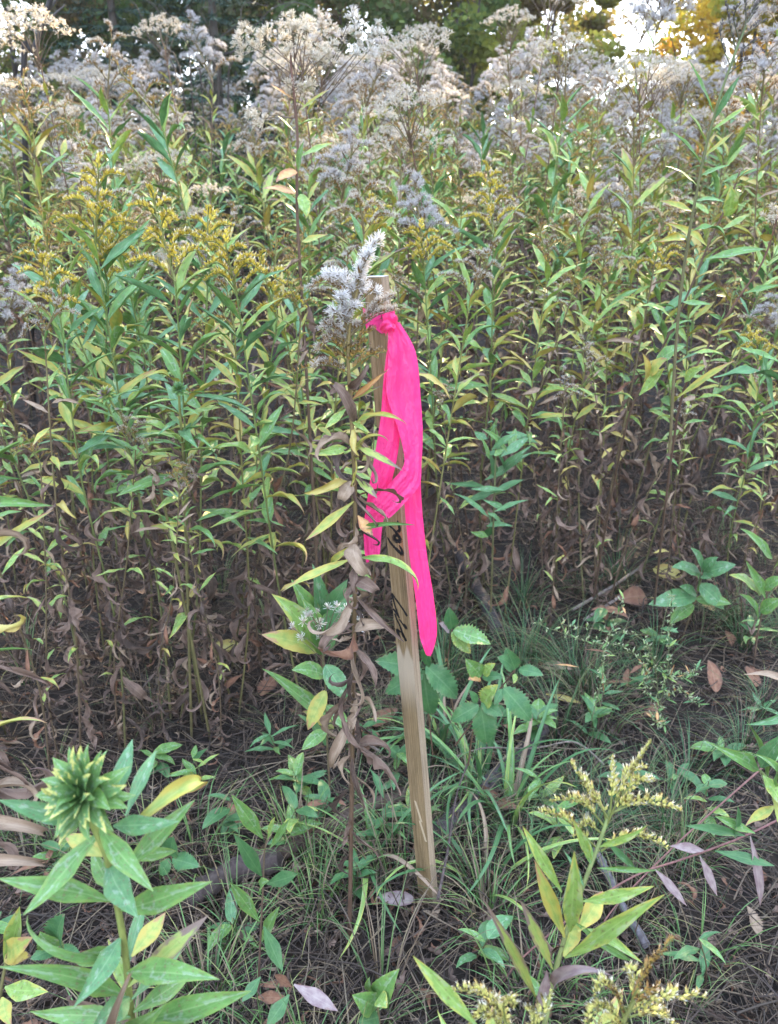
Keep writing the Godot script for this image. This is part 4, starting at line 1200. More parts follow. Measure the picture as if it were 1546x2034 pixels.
	hand_plant("yellowing_sapling", "broad-leaved green plant at the right edge beside the blue-green sapling", "wildflower",
		[[1490, 1400, d], [1505, 1260, d], [1530, 1160, d], [1560, 1060, d]], 0.003, 0.002, lin(0.15, 0.09, 0.07), lin(0.2, 0.16, 0.08),
		[[1534, 1110, 1470, 1055, 34, d, "fresh", "green"], [1536, 1130, 1560, 1040, 34, d, "broad", "green_lime"], [1520, 1190, 1482, 1110, 30, d, "fresh", "green"], [1512, 1180, 1448, 1142, 34, d, "broad", "green_lime"], [1506, 1230, 1468, 1180, 26, d, "broad", "green"], [1510, 1215, 1552, 1190, 30, d, "broad", "green"], [1504, 1235, 1480, 1220, 30, d, "dry", "dry_plum"], [1518, 1170, 1560, 1150, 30, d, "broad", "green"]])
	# wispy aster with small seed buds
	d = 1.85
	var as_pts := [[[1330, 1480, 1.9], [1310, 1400, d], [1300, 1320, d], [1270, 1265, d], [1200, 1252, d], [1115, 1240, d]], [[1310, 1400, d], [1325, 1340, d], [1330, 1260, d], [1335, 1180, d]], [[1300, 1330, d], [1350, 1345, d], [1385, 1330, d]], [[1312, 1400, d], [1350, 1370, d], [1385, 1400, d]], [[1305, 1370, d], [1250, 1290, d], [1170, 1275, d], [1070, 1240, d]], [[1312, 1410, d], [1280, 1360, d], [1290, 1300, d]], [[1312, 1400, d], [1300, 1430, d - 0.1], [1320, 1440, d - 0.1]], [[1175, 1430, d - 0.15], [1195, 1350, d - 0.1], [1205, 1280, d - 0.05], [1240, 1190, d]]]
	var asr := thing("wispy_aster", "wispy aster with fine branches, tiny pale buds and orange leaflets in the right gap", "wildflower")
	for q in as_pts:
		var pts := []
		for s in q:
			pts.append(at(s[0], s[1], s[2]))
		var cv := spline(pts, 16)
		var a := Acc.new()
		tube(a, cv, 0.0013, 0.0006, 4, lin(0.15, 0.16, 0.07), lin(0.2, 0.23, 0.10))
		part("stem", a.mesh(stemmat), asr)
		var f := Acc.new()
		for i in range(3, 17):
			for w in 3:
				var dir := jit(1.0) + Vector3.UP * 0.5
				floret(f, cv[i] + jit(0.008), dir, 0.010, 0.0024, vary(lin(0.26, 0.34, 0.14), 0.2), vary(lin(0.54, 0.54, 0.34), 0.2), lin(0.66, 0.62, 0.46), 2)
			put_leaf(asr, "straight", ["green_blue", "green", "green_blue", "orange", "green_lime"][rng.randi() % 5], cv[i], jit(1.0) + Vector3.UP * 0.3, Vector3.UP, rf(0.016, 0.034), 1.6, "leaflet")
		part("bud_spray", f.mesh(vcol), asr)
	for q in [[1150, 1325, 1100, 1320, "orange"], [1200, 1380, 1196, 1315, "orange"], [1160, 1290, 1215, 1300, "dry_rust"], [1340, 1320, 1330, 1345, "orange"]]:
		leaf_to(asr, "straight", q[4], at(q[0], q[1], d), at(q[2], q[3], d), Vector3.UP, 0.011, -1, "leaflet")
	# brambles on the right of the stake
	build_bramble("bramble", "bramble with red-spotted leaf right of the tape end", [[905, 1440, 1.62], [890, 1330, 1.60], [895, 1270, 1.58], [897, 1250, 1.57]], [[897, 1250, 892, 1205, "bramble"], [900, 1252, 975, 1280, "green"], [897, 1255, 935, 1298, "green_lime"], [893, 1252, 872, 1238, "purple"]])
	build_bramble("bramble", "bramble spray with five leaflets low beside the stake", [[905, 1480, 1.45], [950, 1420, 1.44], [1000, 1360, 1.43], [1025, 1328, 1.42]], [[1024, 1330, 1005, 1285, "bramble"], [1030, 1330, 1080, 1342, "bramble"], [1020, 1326, 988, 1305, "bramble"], [1024, 1338, 1020, 1358, "green_lime"], [956, 1344, 925, 1308, "green"], [960, 1340, 985, 1318, "green_lime"], [958, 1345, 1000, 1345, "bramble"], [954, 1346, 930, 1350, "orange"]])
	build_bramble("bramble", "bramble with long pleated leaflets hanging near the stake's middle", [[930, 1520, 1.42], [940, 1450, 1.40], [952, 1400, 1.38]], [[952, 1400, 895, 1432, "bramble"], [955, 1402, 966, 1478, "bramble"], [956, 1396, 1000, 1422, "bramble"], [948, 1396, 932, 1372, "bramble"], [1000, 1366, 1055, 1432, "bramble"], [998, 1368, 982, 1400, "bramble"], [960, 1400, 990, 1360, "green_lime"]])
	build_bramble("bramble", "dark bramble leaf pair close behind the stake's middle", [[860, 1500, 1.50], [850, 1400, 1.48], [848, 1330, 1.46]], [[846, 1322, 908, 1388, "bramble"], [842, 1330, 858, 1420, "bramble"], [838, 1330, 745, 1312, "bramble"], [842, 1335, 765, 1378, "bramble"], [845, 1320, 862, 1280, "bramble"]])
	build_bramble("bramble", "bramble leaves on the ground left of the galled goldenrod stem", [[60, 1950, 1.0], [100, 1900, 1.02], [120, 1880, 1.03]], [[118, 1880, 60, 1905, "bramble"], [118, 1876, 130, 1815, "bramble"], [120, 1880, 165, 1905, "bramble"], [110, 1880, 80, 1850, "green"]])
	build_bramble("bramble", "small dark bramble leaves behind the galled rosette", [[370, 1800, 1.3], [350, 1740, 1.28], [340, 1700, 1.27]], [[342, 1705, 398, 1722, "bramble"], [340, 1700, 345, 1660, "bramble"], [338, 1705, 320, 1740, "bramble"]])
	# pinkish cane across the lower right
	var cane := thing("bramble_cane", "thin reddish bramble cane arching over the grass at lower right", "cane")
	var ca := Acc.new()
	tube(ca, spline([at(1600, 1600, 1.22), at(1480, 1660, 1.2), at(1360, 1705, 1.18), at(1260, 1740, 1.15), at(1150, 1810, 1.12), at(1040, 1900, 1.08), at(1000, 1950, 1.06)], 30), 0.0022, 0.0018, 6, lin(0.26, 0.12, 0.11), lin(0.22, 0.10, 0.08), 0.1)
	part("stem", ca.mesh(stemmat), cane)
	for q in [[1480, 1660, 1360, 1640, "dark_green"], [1500, 1655, 1420, 1620, "green"], [1420, 1690, 1540, 1720, "dark_green"], [1400, 1690, 1330, 1680, "purple"], [1390, 1700, 1425, 1780, "purple"], [1490, 1660, 1510, 1800, "purple"], [1300, 1725, 1365, 1800, "purple"], [1460, 1665, 1465, 1600, "dark_green"]]:
		leaf_to(cane, "straight", q[4], at(q[0], q[1], 1.19), at(q[2], q[3], 1.17), Vector3(rf(-0.2, 0.2), 0.8, 0.5), 0.022)
	var cane2 := thing("bramble_cane", "second reddish cane, crossing above the first at the right edge", "cane")
	ca = Acc.new()
	tube(ca, spline([at(1520, 1520, 1.3), at(1440, 1590, 1.27), at(1340, 1680, 1.22), at(1240, 1780, 1.15), at(1200, 1830, 1.12)], 20), 0.002, 0.0015, 6, lin(0.30, 0.15, 0.13), lin(0.22, 0.10, 0.08), 0.1)
	part("stem", ca.mesh(stemmat), cane2)
	# broad green leaves at the right edge
	hand_plant("right_edge_plant", "green leafy plant cut off by the right edge above the canes", "wildflower",
		[[1580, 1800, 1.0], [1560, 1650, 1.02], [1530, 1560, 1.04], [1510, 1530, 1.05]], 0.003, 0.002, lin(0.18, 0.2, 0.07), lin(0.25, 0.3, 0.1),
		[[1508, 1530, 1413, 1480, 40, 1.06, "fresh", "green"], [1512, 1525, 1560, 1450, 40, 1.06, "fresh", "green_blue"], [1515, 1540, 1560, 1610, 36, 1.03, "fresh", "green_lime"], [1525, 1560, 1500, 1500, 34, 1.04, "droop", "green"], [1530, 1570, 1590, 1700, 40, 1.02, "fresh", "edge_brown"], [1525, 1555, 1482, 1432, 24, 1.08, "fresh", "green"], [1540, 1600, 1480, 1640, 26, 1.04, "fresh", "yellowing"]])
	hand_plant("right_edge_plant", "dry brown pointed leaf reaching in from the right edge", "wildflower",
		[[1620, 1500, 1.2], [1600, 1400, 1.2], [1590, 1360, 1.2]], 0.003, 0.002, lin(0.15, 0.1, 0.07), lin(0.2, 0.14, 0.1),
		[[1590, 1370, 1476, 1340, 26, 1.2, "fresh", "dry_tan"], [1595, 1420, 1480, 1440, 26, 1.2, "fresh", "green_blue"], [1600, 1480, 1520, 1520, 26, 1.2, "fresh", "green"]])
	# leaves of a near plant beyond the left edge
	hand_plant("left_edge_goldenrod", "near goldenrod at the left edge, long green and lime leaves reaching in", "goldenrod",
		[[-60, 2000, 0.85], [-55, 1700, 0.85], [-60, 1400, 0.85], [-70, 1100, 0.85], [-75, 950, 0.85]], 0.004, 0.003, lin(0.16, 0.13, 0.06), lin(0.24, 0.28, 0.08),
		[[-70, 1000, 106, 1004, 24, 0.85, "fresh", "green"], [-60, 1120, 108, 1012, 30, 0.85, "straight", "yellowing"], [-70, 960, 50, 870, 30, 0.87, "fresh", "green"], [-70, 1300, 60, 1200, 30, 0.86, "droop", "green_lime"], [-60, 1310, 66, 1294, 14, 0.86, "fresh", "green"],
		[-60, 1490, 96, 1450, 30, 0.86, "droop", "yellowing"], [-60, 1180, 22, 1100, 30, 0.85, "curl", "dry_tan"], [-60, 1200, 16, 1230, 30, 0.85, "dry", "yellow"], [-60, 1640, 66, 1650, 20, 0.86, "curl", "dry_tan"], [-60, 1600, 40, 1600, 20, 0.86, "curl", "dry_tan"], [-50, 1720, 50, 1690, 20, 0.84, "curl", "dry_tan"], [-50, 1660, 30, 1720, 20, 0.84, "dry", "dry_plum"],
		[-60, 1560, 60, 1520, 22, 0.88, "dry", "dry_plum"], [-60, 1500, 50, 1580, 22, 0.88, "dry", "dry_plum"], [-55, 1400, 90, 1380, 20, 0.95, "dry", "dry_plum"]])
	hand_plant("left_edge_goldenrod", "yellowing broad leaves low in the left corner behind the galled goldenrod", "goldenrod",
		[[-10, 2060, 0.85], [5, 1950, 0.86], [20, 1880, 0.87]], 0.003, 0.002, lin(0.16, 0.13, 0.06), lin(0.24, 0.24, 0.08),
		[[10, 1920, 40, 1800, 40, 0.88, "straight", "green_lime"], [15, 1900, 66, 1860, 44, 0.86, "broad", "yellowing"], [10, 1960, 92, 1980, 40, 0.85, "fresh", "green_lime"], [5, 1980, 20, 2040, 40, 0.84, "fresh", "yellowing"], [0, 1900, -20, 1800, 36, 0.88, "fresh", "green_lime"], [12, 1890, 62, 1900, 40, 0.88, "broad", "yellow"]])
	# dark seed head high in the right corner
	d = 1.75
	var sh := hand_plant("dark_goldenrod", "goldenrod with dark unopened plume rising into the top right corner", "goldenrod",
		[[1330, 900, d], [1350, 600, d], [1390, 350, d], [1425, 210, d], [1455, 120, d], [1482, 50, d]], 0.0036, 0.002, lin(0.17, 0.14, 0.06), lin(0.17, 0.24, 0.09),
		[[1420, 230, 1368, 118, 18, d, "straight", "green"], [1418, 240, 1470, 150, 16, d, "straight", "green_blue"], [1412, 260, 1490, 205, 18, d, "straight", "green_lime"], [1405, 290, 1362, 220, 18, d, "straight", "green_lime"], [1400, 310, 1460, 260, 18, d, "straight", "yellowing"], [1395, 330, 1330, 260, 20, d, "straight", "green"], [1390, 350, 1450, 330, 18, d, "fresh", "green"], [1386, 370, 1320, 330, 20, d, "fresh", "green_lime"],
		[1380, 400, 1440, 400, 20, d, "fresh", "green"], [1376, 420, 1310, 400, 20, d, "fresh", "yellowing"], [1370, 460, 1440, 480, 20, d, "droop", "green"], [1366, 480, 1300, 480, 20, d, "droop", "yellowing"]])
	var pd := Node3D.new()
	pd.name = "plume"
	sh.add_child(pd, true)
	for b in [[[1462, 100], [1450, 50], [1445, 20], [1442, 5]], [[1470, 75], [1490, 30], [1505, 10], [1515, 0]], [[1475, 70], [1500, 55], [1512, 45], [1522, 42]], [[1455, 125], [1480, 95], [1500, 82], [1520, 80]], [[1450, 130], [1435, 90], [1430, 60], [1436, 40]], [[1480, 50], [1482, 20], [1478, 0], [1470, -15]], [[1485, 45], [1500, 20], [1498, 0], [1490, -20]], [[1468, 80], [1458, 40], [1462, 20], [1470, 8]], [[1445, 150], [1470, 128], [1480, 122], [1492, 124]]]:
		var pts := []
		var e := rf(-0.04, 0.04)
		for i in 4:
			pts.append(at(b[i][0], b[i][1], d + e * i / 3.0))
		part("plume_branch", plume_branch(spline(pts, 10), 0.0075, 4, 0.0055, 0.15), pd)
	# two leaning plants with reddish stems and broad leaves, right
	hand_plant("leaning_plant", "leaning brown-stemmed plant with broad lime leaves right of centre", "wildflower",
		[[1180, 1180, 2.3], [1240, 860, 2.0], [1290, 745, 1.95], [1355, 610, 1.92], [1410, 480, 1.9], [1450, 395, 1.88], [1470, 340, 1.88]], 0.0034, 0.002, lin(0.14, 0.09, 0.06), lin(0.17, 0.11, 0.07),
		[[1405, 490, 1318, 442, 26, 1.9, "fresh", "yellowing"], [1400, 515, 1522, 496, 22, 1.9, "fresh", "green"], [1435, 455, 1490, 425, 28, 1.9, "straight", "green_lime"], [1446, 430, 1452, 370, 30, 1.9, "broad", "green_lime"], [1384, 545, 1362, 515, 32, 1.9, "broad", "green_lime"], [1362, 580, 1340, 532, 40, 1.9, "broad", "green_lime"], [1356, 600, 1412, 608, 20, 1.9, "fresh", "green"], [1330, 628, 1270, 606, 22, 1.9, "fresh", "green_lime"],
		[1324, 660, 1376, 636, 20, 1.9, "fresh", "green"], [1315, 665, 1290, 650, 34, 1.9, "broad", "green"], [1300, 700, 1292, 668, 28, 1.9, "broad", "green"], [1302, 720, 1360, 688, 40, 1.9, "broad", "green"], [1290, 745, 1325, 712, 38, 1.9, "broad", "yellowing"], [1270, 785, 1320, 730, 24, 1.9, "straight", "green_lime"], [1460, 365, 1500, 335, 30, 1.88, "broad", "yellowing"], [1280, 770, 1275, 700, 26, 1.92, "broad", "yellow"]])
	hand_plant("leaning_plant", "second leaning plant with reddish stem near the right edge, cream tuft on top", "wildflower",
		[[1300, 1200, 2.2], [1345, 830, 1.95], [1400, 700, 1.9], [1462, 600, 1.88], [1515, 520, 1.86], [1545, 430, 1.85]], 0.0034, 0.002, lin(0.14, 0.09, 0.06), lin(0.22, 0.11, 0.08),
		[[1478, 583, 1552, 566, 18, 1.87, "fresh", "green"], [1455, 610, 1420, 560, 16, 1.87, "fresh", "yellowing"], [1520, 530, 1560, 505, 24, 1.87, "fresh", "green_lime"], [1420, 650, 1440, 605, 28, 1.88, "broad", "green"], [1418, 655, 1475, 622, 14, 1.88, "fresh", "yellow"], [1412, 668, 1470, 655, 12, 1.88, "fresh", "yellowing"], [1380, 700, 1438, 705, 16, 1.88, "fresh", "green_lime"], [1360, 760, 1400, 720, 30, 1.9, "fresh", "green_lime"],
		[1345, 790, 1460, 715, 18, 1.9, "fresh", "yellowing"], [1520, 480, 1525, 465, 24, 1.86, "broad", "yellow"], [1440, 640, 1405, 620, 20, 1.88, "fresh", "green"], [1470, 690, 1560, 730, 26, 1.88, "fresh", "green"], [1418, 750, 1560, 800, 30, 1.85, "droop", "green_blue"], [1540, 820, 1515, 700, 30, 1.85, "straight", "green_blue"]])
	puffs_at(get_node("leaning_plant2") if has_node("leaning_plant2") else p, [[1525, 425], [1540, 415], [1552, 425], [1535, 440], [1550, 445]], 1.85, [1543, 480, 40, 40], 4, 0.009, 0.01, CREAM, 1.0)
	# dense teal plant behind the tape
	d = 2.2
	var lst := []
	for i in 34:
		var y := 835.0 + 250.0 * rng.randf()
		var x := 985.0 + rf(-25, 25)
		lst.append([x, y, x + rf(-75, 75), y + rf(-50, 25), rf(16, 22), d + rf(-0.08, 0.08), "fresh", ["green_blue", "green_blue", "green", "dark_green"][i % 4], rf(-0.06, 0.06)])
	hand_plant("teal_goldenrod", "bushy blue-green shoot without flowers standing right behind the tape", "goldenrod", [[975, 1215, 2.25], [980, 1050, d], [985, 900, d], [985, 830, d]], 0.003, 0.002, lin(0.17, 0.14, 0.06), lin(0.17, 0.24, 0.09), lst)

func build_bramble(called: String, label: String, stem: Array, leaves: Array) -> void:
	var root := thing(called, label, "bramble")
	var pts := []
	for s in stem:
		pts.append(at(s[0], s[1], s[2]))
	var a := Acc.new()
	tube(a, spline(pts, 12), 0.002, 0.0012, 5, lin(0.16, 0.10, 0.06), lin(0.22, 0.13, 0.09), 0.1)
	part("stem", a.mesh(stemmat), root)
	var last: Array = stem[stem.size() - 1]
	for l in leaves:
		var b := at(l[0], l[1], last[2])
		var t := at(l[2], l[3], last[2] - rf(0.0, 0.03))
		leaf_to(root, "toothed", l[4], b, t, Vector3(rf(-0.2, 0.2), 0.75, 0.6), b.distance_to(t) * 0.52)

# ---------------------------------------------------------------- ground
func build_ground() -> void:
	var xs := PackedFloat32Array()
	var zs := PackedFloat32Array()
	for i in 81:
		var t := (i - 40) / 40.0
		xs.append(signf(t) * (absf(t) * 3.0 + pow(absf(t), 6.0) * 120.0))
	for i in 91:
		var t := i / 90.0
		zs.append(3.0 - t * 10.0 - pow(t, 7.0) * 140.0)
	zs.insert(0, 20.0)
	zs.insert(0, 60.0)
	var vs := PackedVector3Array()
	var ix := PackedInt32Array()
	for z in zs:
		for x in xs:
			vs.append(Vector3(x, height_at(x, z), z))
	var w := xs.size()
	for i in zs.size() - 1:
		for j in w - 1:
			var a := i * w + j
			ix.append_array(PackedInt32Array([a, a + w, a + 1, a + 1, a + w, a + w + 1]))
	var st := SurfaceTool.new()
	st.begin(Mesh.PRIMITIVE_TRIANGLES)
	for v in vs:
		st.add_vertex(v)
	for k in ix:
		st.add_index(k)
	st.generate_normals()
	var m: ArrayMesh = st.commit()
	if m.surface_get_arrays(0)[Mesh.ARRAY_NORMAL][0].y < 0.0:
		st = SurfaceTool.new()
		st.begin(Mesh.PRIMITIVE_TRIANGLES)
		for v in vs:
			st.add_vertex(v)
		for k in range(0, ix.size(), 3):
			st.add_index(ix[k]); st.add_index(ix[k + 2]); st.add_index(ix[k + 1])
		st.generate_normals()
		m = st.commit()
	var mat := StandardMaterial3D.new()
	var nt := NoiseTexture2D.new()
	var fn := FastNoiseLite.new()
	fn.seed = 31
	fn.frequency = 0.018
	fn.fractal_octaves = 6
	nt.noise = fn
	nt.width = 512
	nt.height = 512
	nt.seamless = true
	var g := Gradient.new()
	g.set_color(0, lin(0.008, 0.006, 0.0045).linear_to_srgb())
	g.set_color(1, lin(0.044, 0.028, 0.017).linear_to_srgb())
	nt.color_ramp = g
	mat.albedo_texture = nt
	mat.uv1_triplanar = true
	mat.uv1_world_triplanar = true
	mat.uv1_scale = Vector3(1.7, 1.7, 1.7)
	mat.roughness = 0.95
	mat.heightmap_enabled = true
	mat.heightmap_texture = nt
	mat.heightmap_scale = 3.0
	var o := part("ground", m, self, mat)
	o.set_meta("kind", "structure")

func multi(called: String, mesh: Mesh, mat: Material, xfs: Array, label: String, cols: Array = []) -> void:
	var mm := MultiMesh.new()
	mm.transform_format = MultiMesh.TRANSFORM_3D
	mm.use_colors = cols.size() > 0
	mm.mesh = mesh
	mm.instance_count = xfs.size()
	for i in xfs.size():
		mm.set_instance_transform(i, xfs[i])
		if cols.size() > 0:
			mm.set_instance_color(i, cols[i])
	var o := MultiMeshInstance3D.new()
	o.name = called
	o.multimesh = mm
	if mat:
		o.material_override = mat
	add_child(o, true)
	tag(o, label, called.replace("_", " "), "", "stuff")

# a tuft of fine blades as one mesh
func grass_tuft(n: int, tall: float, spread: float, c0: Color, c1: Color, dead: float, wide: float, bend: float) -> ArrayMesh:
	var a := Acc.new()
	for i in n:
		var ang := rf(0, TAU)
		var out := Vector3(cos(ang), 0, sin(ang))
		var b := out * rf(0, spread) + Vector3(0, -0.01, 0)
		var l := tall * rf(0.5, 1.15)
		var k := bend * rf(0.3, 1.2)
		var col := vary(c0.lerp(c1, rng.randf()), 0.25)
		var tipc := col
		if rng.randf() < dead:
			col = vary(lin(0.20, 0.15, 0.085).lerp(lin(0.10, 0.07, 0.046), rng.randf()), 0.2)
			tipc = col
		elif rng.randf() < 0.3:
			tipc = lin(0.34, 0.28, 0.10)
		var side := out.cross(Vector3.UP).rotated(Vector3.UP, rf(-0.6, 0.6))
		var prev := b
		var pw := wide
		var dir := (Vector3.UP + out * rf(0.0, 0.35)).normalized()
		var nrm := dir.cross(side).normalized()
		for s in 6:
			var t := (s + 1) / 6.0
			dir = (dir + (out * 0.8 + Vector3.DOWN * 0.75) * k * t * 0.55 + jit(0.05)).normalized()
			var q := prev + dir * l / 6.0
			if q.y < 0.004:
				q.y = 0.004
			var w := wide * (1.0 - t * t * 0.95)
			nrm = dir.cross(side).normalized()
			var ca := col.lerp(tipc, maxf(0.0, t - 0.4))
			a.tri(prev - side * pw, prev + side * pw, q + side * w, nrm, nrm, nrm, ca, ca, ca)
			a.tri(prev - side * pw, q + side * w, q - side * w, nrm, nrm, nrm, ca, ca, ca)
			prev = q
			pw = w
	return a.mesh(null)

func in_gap(x: float, z: float) -> bool:
	# the trodden gap round the stake where no tall plants stand
	var d := -z
	var px := 773.0 + x / (d * 1.03) * F * 0.92
	if d < 1.0:
		return true
	if px < 120:
		return d < 1.50
	if px < 660:
		return d < 1.86
	if px < 880:
		return d < 2.02
	if px < 1380:
		return d < 2.28
	return d < 2.2

func build_litter() -> void:
	# lying straw
	var sm := Acc.new()
	tube(sm, spline([Vector3(-0.5, 0, 0), Vector3(-0.15, 0.03, 0.02), Vector3(0.2, 0.0, -0.03), Vector3(0.5, 0.02, 0.02)], 6), 0.0075, 0.004, 4, Color.WHITE, Color.WHITE)
	var xf := []
	var cl := []
	for i in 13000:
		var d := 0.35 + 4.3 * pow(rng.randf(), 1.3)
		var x := rf(-1, 1) * (0.52 * d + 0.25)
		var l := rf(0.06, 0.34)
		var b := Basis(Vector3.UP, rf(0, TAU)) * Basis(Vector3.BACK, rf(-0.25, 0.25)) * Basis(Vector3.RIGHT, rf(0, TAU))
		var thick := rf(0.11, 0.26) * (1.6 if rng.randf() < 0.06 else 1.0)
		b = b * Basis.from_scale(Vector3(l, thick, thick))
		xf.append(Transform3D(b, Vector3(x, height_at(x, -d) + rf(0.0, 0.05), -d)))
		var c := lin(0.065, 0.044, 0.030).lerp(lin(0.25, 0.185, 0.12), pow(rng.randf(), 3.2))
		if rng.randf() < 0.5:
			c = lin(0.05, 0.036, 0.027)
		cl.append(vary(c, 0.2))
	var sw := StandardMaterial3D.new()
	sw.vertex_color_use_as_albedo = true
	sw.roughness = 0.85
	multi("straw", sm.mesh(null), sw, xf, "grey-brown dead grass stems matted over the ground", cl)
	# crumbled dead leaves
	for k in 5:
		xf = []
		for i in 1500:
			var d := 0.4 + 4.2 * pow(rng.randf(), 1.5)
			var x := rf(-1, 1) * (0.52 * d + 0.25)
			var l := rf(0.012, 0.075)
			if i < 14:
				var an := rf(0, TAU)
				x = 0.083 + cos(an) * rf(0.02, 0.06)
				d = 1.27 + sin(an) * rf(0.02, 0.05)
			xf.append(leaf_xf(Vector3(x, height_at(x, -d) + rf(0.0, 0.035), -d), Vector3(rf(-1, 1), rf(-0.3, 0.3), rf(-1, 1)), Vector3.UP + jit(0.6), l, rf(0.9, 1.8)))
		multi("leaf_litter", lib.dry[k * 2].mesh, mats[["dry_plum", "dry_dark", "dry_tan", "dry_dark", "dry_rust"][k]], xf, "crumbled %s leaves lying among the dead grass" % ["mauve brown", "dark brown", "tan", "blackish brown", "rusty"][k])
	# grass
	var gm := StandardMaterial3D.new()
	gm.vertex_color_use_as_albedo = true
	gm.roughness = 0.6
	gm.cull_mode = BaseMaterial3D.CULL_DISABLED
	gm.backlight_enabled = true
	gm.backlight = Color(0.35, 0.35, 0.35)
	var kinds := [
		[grass_tuft(34, 0.24, 0.06, lin(0.07, 0.16, 0.045), lin(0.13, 0.22, 0.06), 0.35, 0.0019, 0.8), 80, "fine green and straw-coloured grass growing in the foreground"],
		[grass_tuft(60, 0.30, 0.04, lin(0.035, 0.085, 0.03), lin(0.055, 0.12, 0.042), 0.15, 0.0013, 1.2), 38, "dark fine grass drooping in tufts right of the stake"],
		[grass_tuft(34, 0.26, 0.06, lin(0.08, 0.14, 0.045), lin(0.11, 0.17, 0.055), 0.65, 0.0014, 1.0), 110, "thin half-dead grass between the plant stems"],
	]
	for k in 3:
		xf = []
		for i in kinds[k][1]:
			var x := 0.0
			var d := 0.0
			if k == 0:
				d = rf(0.62, 1.5)
				x = rf(-0.62, 0.62) * d
				var near_green := absf(x + 0.05) < 0.33
				if absf(x - 0.085) < 0.10 and absf(d - 1.2) < 0.14:
					continue
				if not near_green and rng.randf() < 0.6:
					continue
			elif k == 1:
				d = rf(1.35, 2.7)
				x = rf(0.05, 0.60) * d
				if d < 1.6 and x < 0.3 and rng.randf() < 0.5:
					continue
			else:
				d = rf(0.55, 4.0)
				x = rf(-0.58, 0.58) * d
			if absf(x - 0.085) < 0.08 and d > 1.0 and d < 1.28:
				continue
			var s := rf(0.6, 1.1)
			xf.append(Transform3D(Basis(Vector3.UP, rf(0, TAU)).scaled(Vector3(s, s * rf(0.7, 1.1), s)), Vector3(x, height_at(x, -d), -d)))
		multi("grass", kinds[k][0], gm, xf, kinds[k][2])

func build_sedge() -> void:
	var k := 0
	for q in [[950, 1500, 30, "clump of broad strap-leaved sedge just right of the stake"], [1010, 1560, 22, "second sedge clump, further right of the stake's lower half"], [960, 1690, 9, "small dark sedge clump low on the right of the stake"], [880, 1420, 18, "sedge clump behind the stake's lower middle"], [735, 1640, 9, "few broad grass leaves left of the stake"]]:
		var b := ground(q[0], q[1] + 70)
		var root := thing("sedge_clump", q[3], "sedge", b)
		for i in q[2]:
			var ang := rf(0, TAU)
			var out := Vector3(cos(ang), 0, sin(ang))
			var m: String = ["dark_green", "green", "dark_green", "green_blue", "dark_green", "green_lime"][rng.randi() % 6] if rng.randf() > 0.12 else "dry_tan"
			put_leaf(root, "strap", m, out * rf(0, 0.03), out + Vector3.UP * rf(-0.35, 0.15), Vector3.UP, rf(0.18, 0.36), rf(1.0, 1.7), "blade")
		k += 1

func build_low_plants() -> void:
	var spots := [[610, 1560], [560, 1500], [640, 1640], [560, 1700], [760, 1680], [780, 1560], [735, 1500], [1080, 1600], [1060, 1480], [1160, 1460], [1240, 1380], [1330, 1560], [1450, 1500], [1520, 1400], [1250, 1560], [1400, 1650], [1400, 1960], [930, 1900], [430, 1680], [400, 1560], [330, 1520], [460, 1860], [80, 1760], [120, 1700], [30, 1850], [1180, 1400], [1000, 1440], [1120, 1680], [1480, 1300], [1290, 1290], [1210, 1270], [820, 1640], [700, 1760]]
	var marks := [[853, 1806, "the stake foot"], [694, 1860, "the withered stem"], [520, 1900, "the slender shoot"], [250, 1950, "the galled goldenrod"], [650, 1680, "the fallen branch"], [1130, 1850, "the lime-leaved goldenrod"], [1360, 1705, "the reddish cane"], [1320, 1450, "the wispy aster"], [1350, 1290, "the blue-green sapling"], [950, 1570, "the sedge clump"], [1000, 1400, "the bramble spray"], [20, 1900, "the yellowing corner leaves"], [1530, 1600, "the right edge plant"], [1240, 2000, "the golden bottom plume"], [780, 1400, "the stake's middle"], [470, 1750, "the dark log end"], [460, 1300, "the left stems"]]
	var k := 0
	for q in spots:
		var b := ground(q[0], q[1] + 20)
		var px: float = q[0]
		var py: float = q[1]
		var best := 1e9
		var w := ""
		for m in marks:
			var dx: float = px - m[0]
			var dy: float = (py + 20.0 - m[1]) * 1.6
			var dist := sqrt(dx * dx + dy * dy)
			if dist < best:
				best = dist
				w = "%s %s %s" % ["close" if dist < 70.0 else ("a little way" if dist < 130.0 else "farther"), ("left of" if dx < 0.0 else "right of") if absf(dx) > absf(dy) else ("behind" if dy < 0.0 else "in front of"), m[2]]
		var tone: String = ["dark green", "mid green", "reddish-edged green", "yellow-spotted green"][k % 4]
		var root := thing("seedling", "low %s %s seedling %s" % [["broad-leaved", "narrow-leaved", "round-leaved"][k % 3], tone, w], "seedling", b, "low leafy seedlings over the ground of the gap")
		var tall := rf(0.05, 0.16)
		var a := Acc.new()
		var tip := Vector3(rf(-0.04, 0.04), tall, rf(-0.04, 0.04))
		tube(a, spline([Vector3(0, -0.01, 0), tip * 0.5 + jit(0.01), tip], 6), 0.0017, 0.001, 5, lin(0.13, 0.07, 0.05), lin(0.13, 0.12, 0.05))
		part("stem", a.mesh(stemmat), root)
		var n := rng.randi_range(6, 11)
		for i in n:
			var ang := i * 2.4 + rf(-0.3, 0.3)
			var out := Vector3(cos(ang), rf(-0.1, 0.4), sin(ang))
			var m: String = [["dark_green", "green", "bramble"], ["green", "green_blue", "dark_green"], ["dark_green", "bramble", "dry_rust"], ["green", "dark_green", "green_lime"]][k % 4][rng.randi() % 3]
			put_leaf(root, ["broad", "fresh", "broad"][k % 3], m, tip * rf(0.35, 1.0), out, Vector3.UP, rf(0.045, 0.085), rf(0.9, 1.3) * (1.0 if k % 3 != 1 else 1.5))
		k += 1

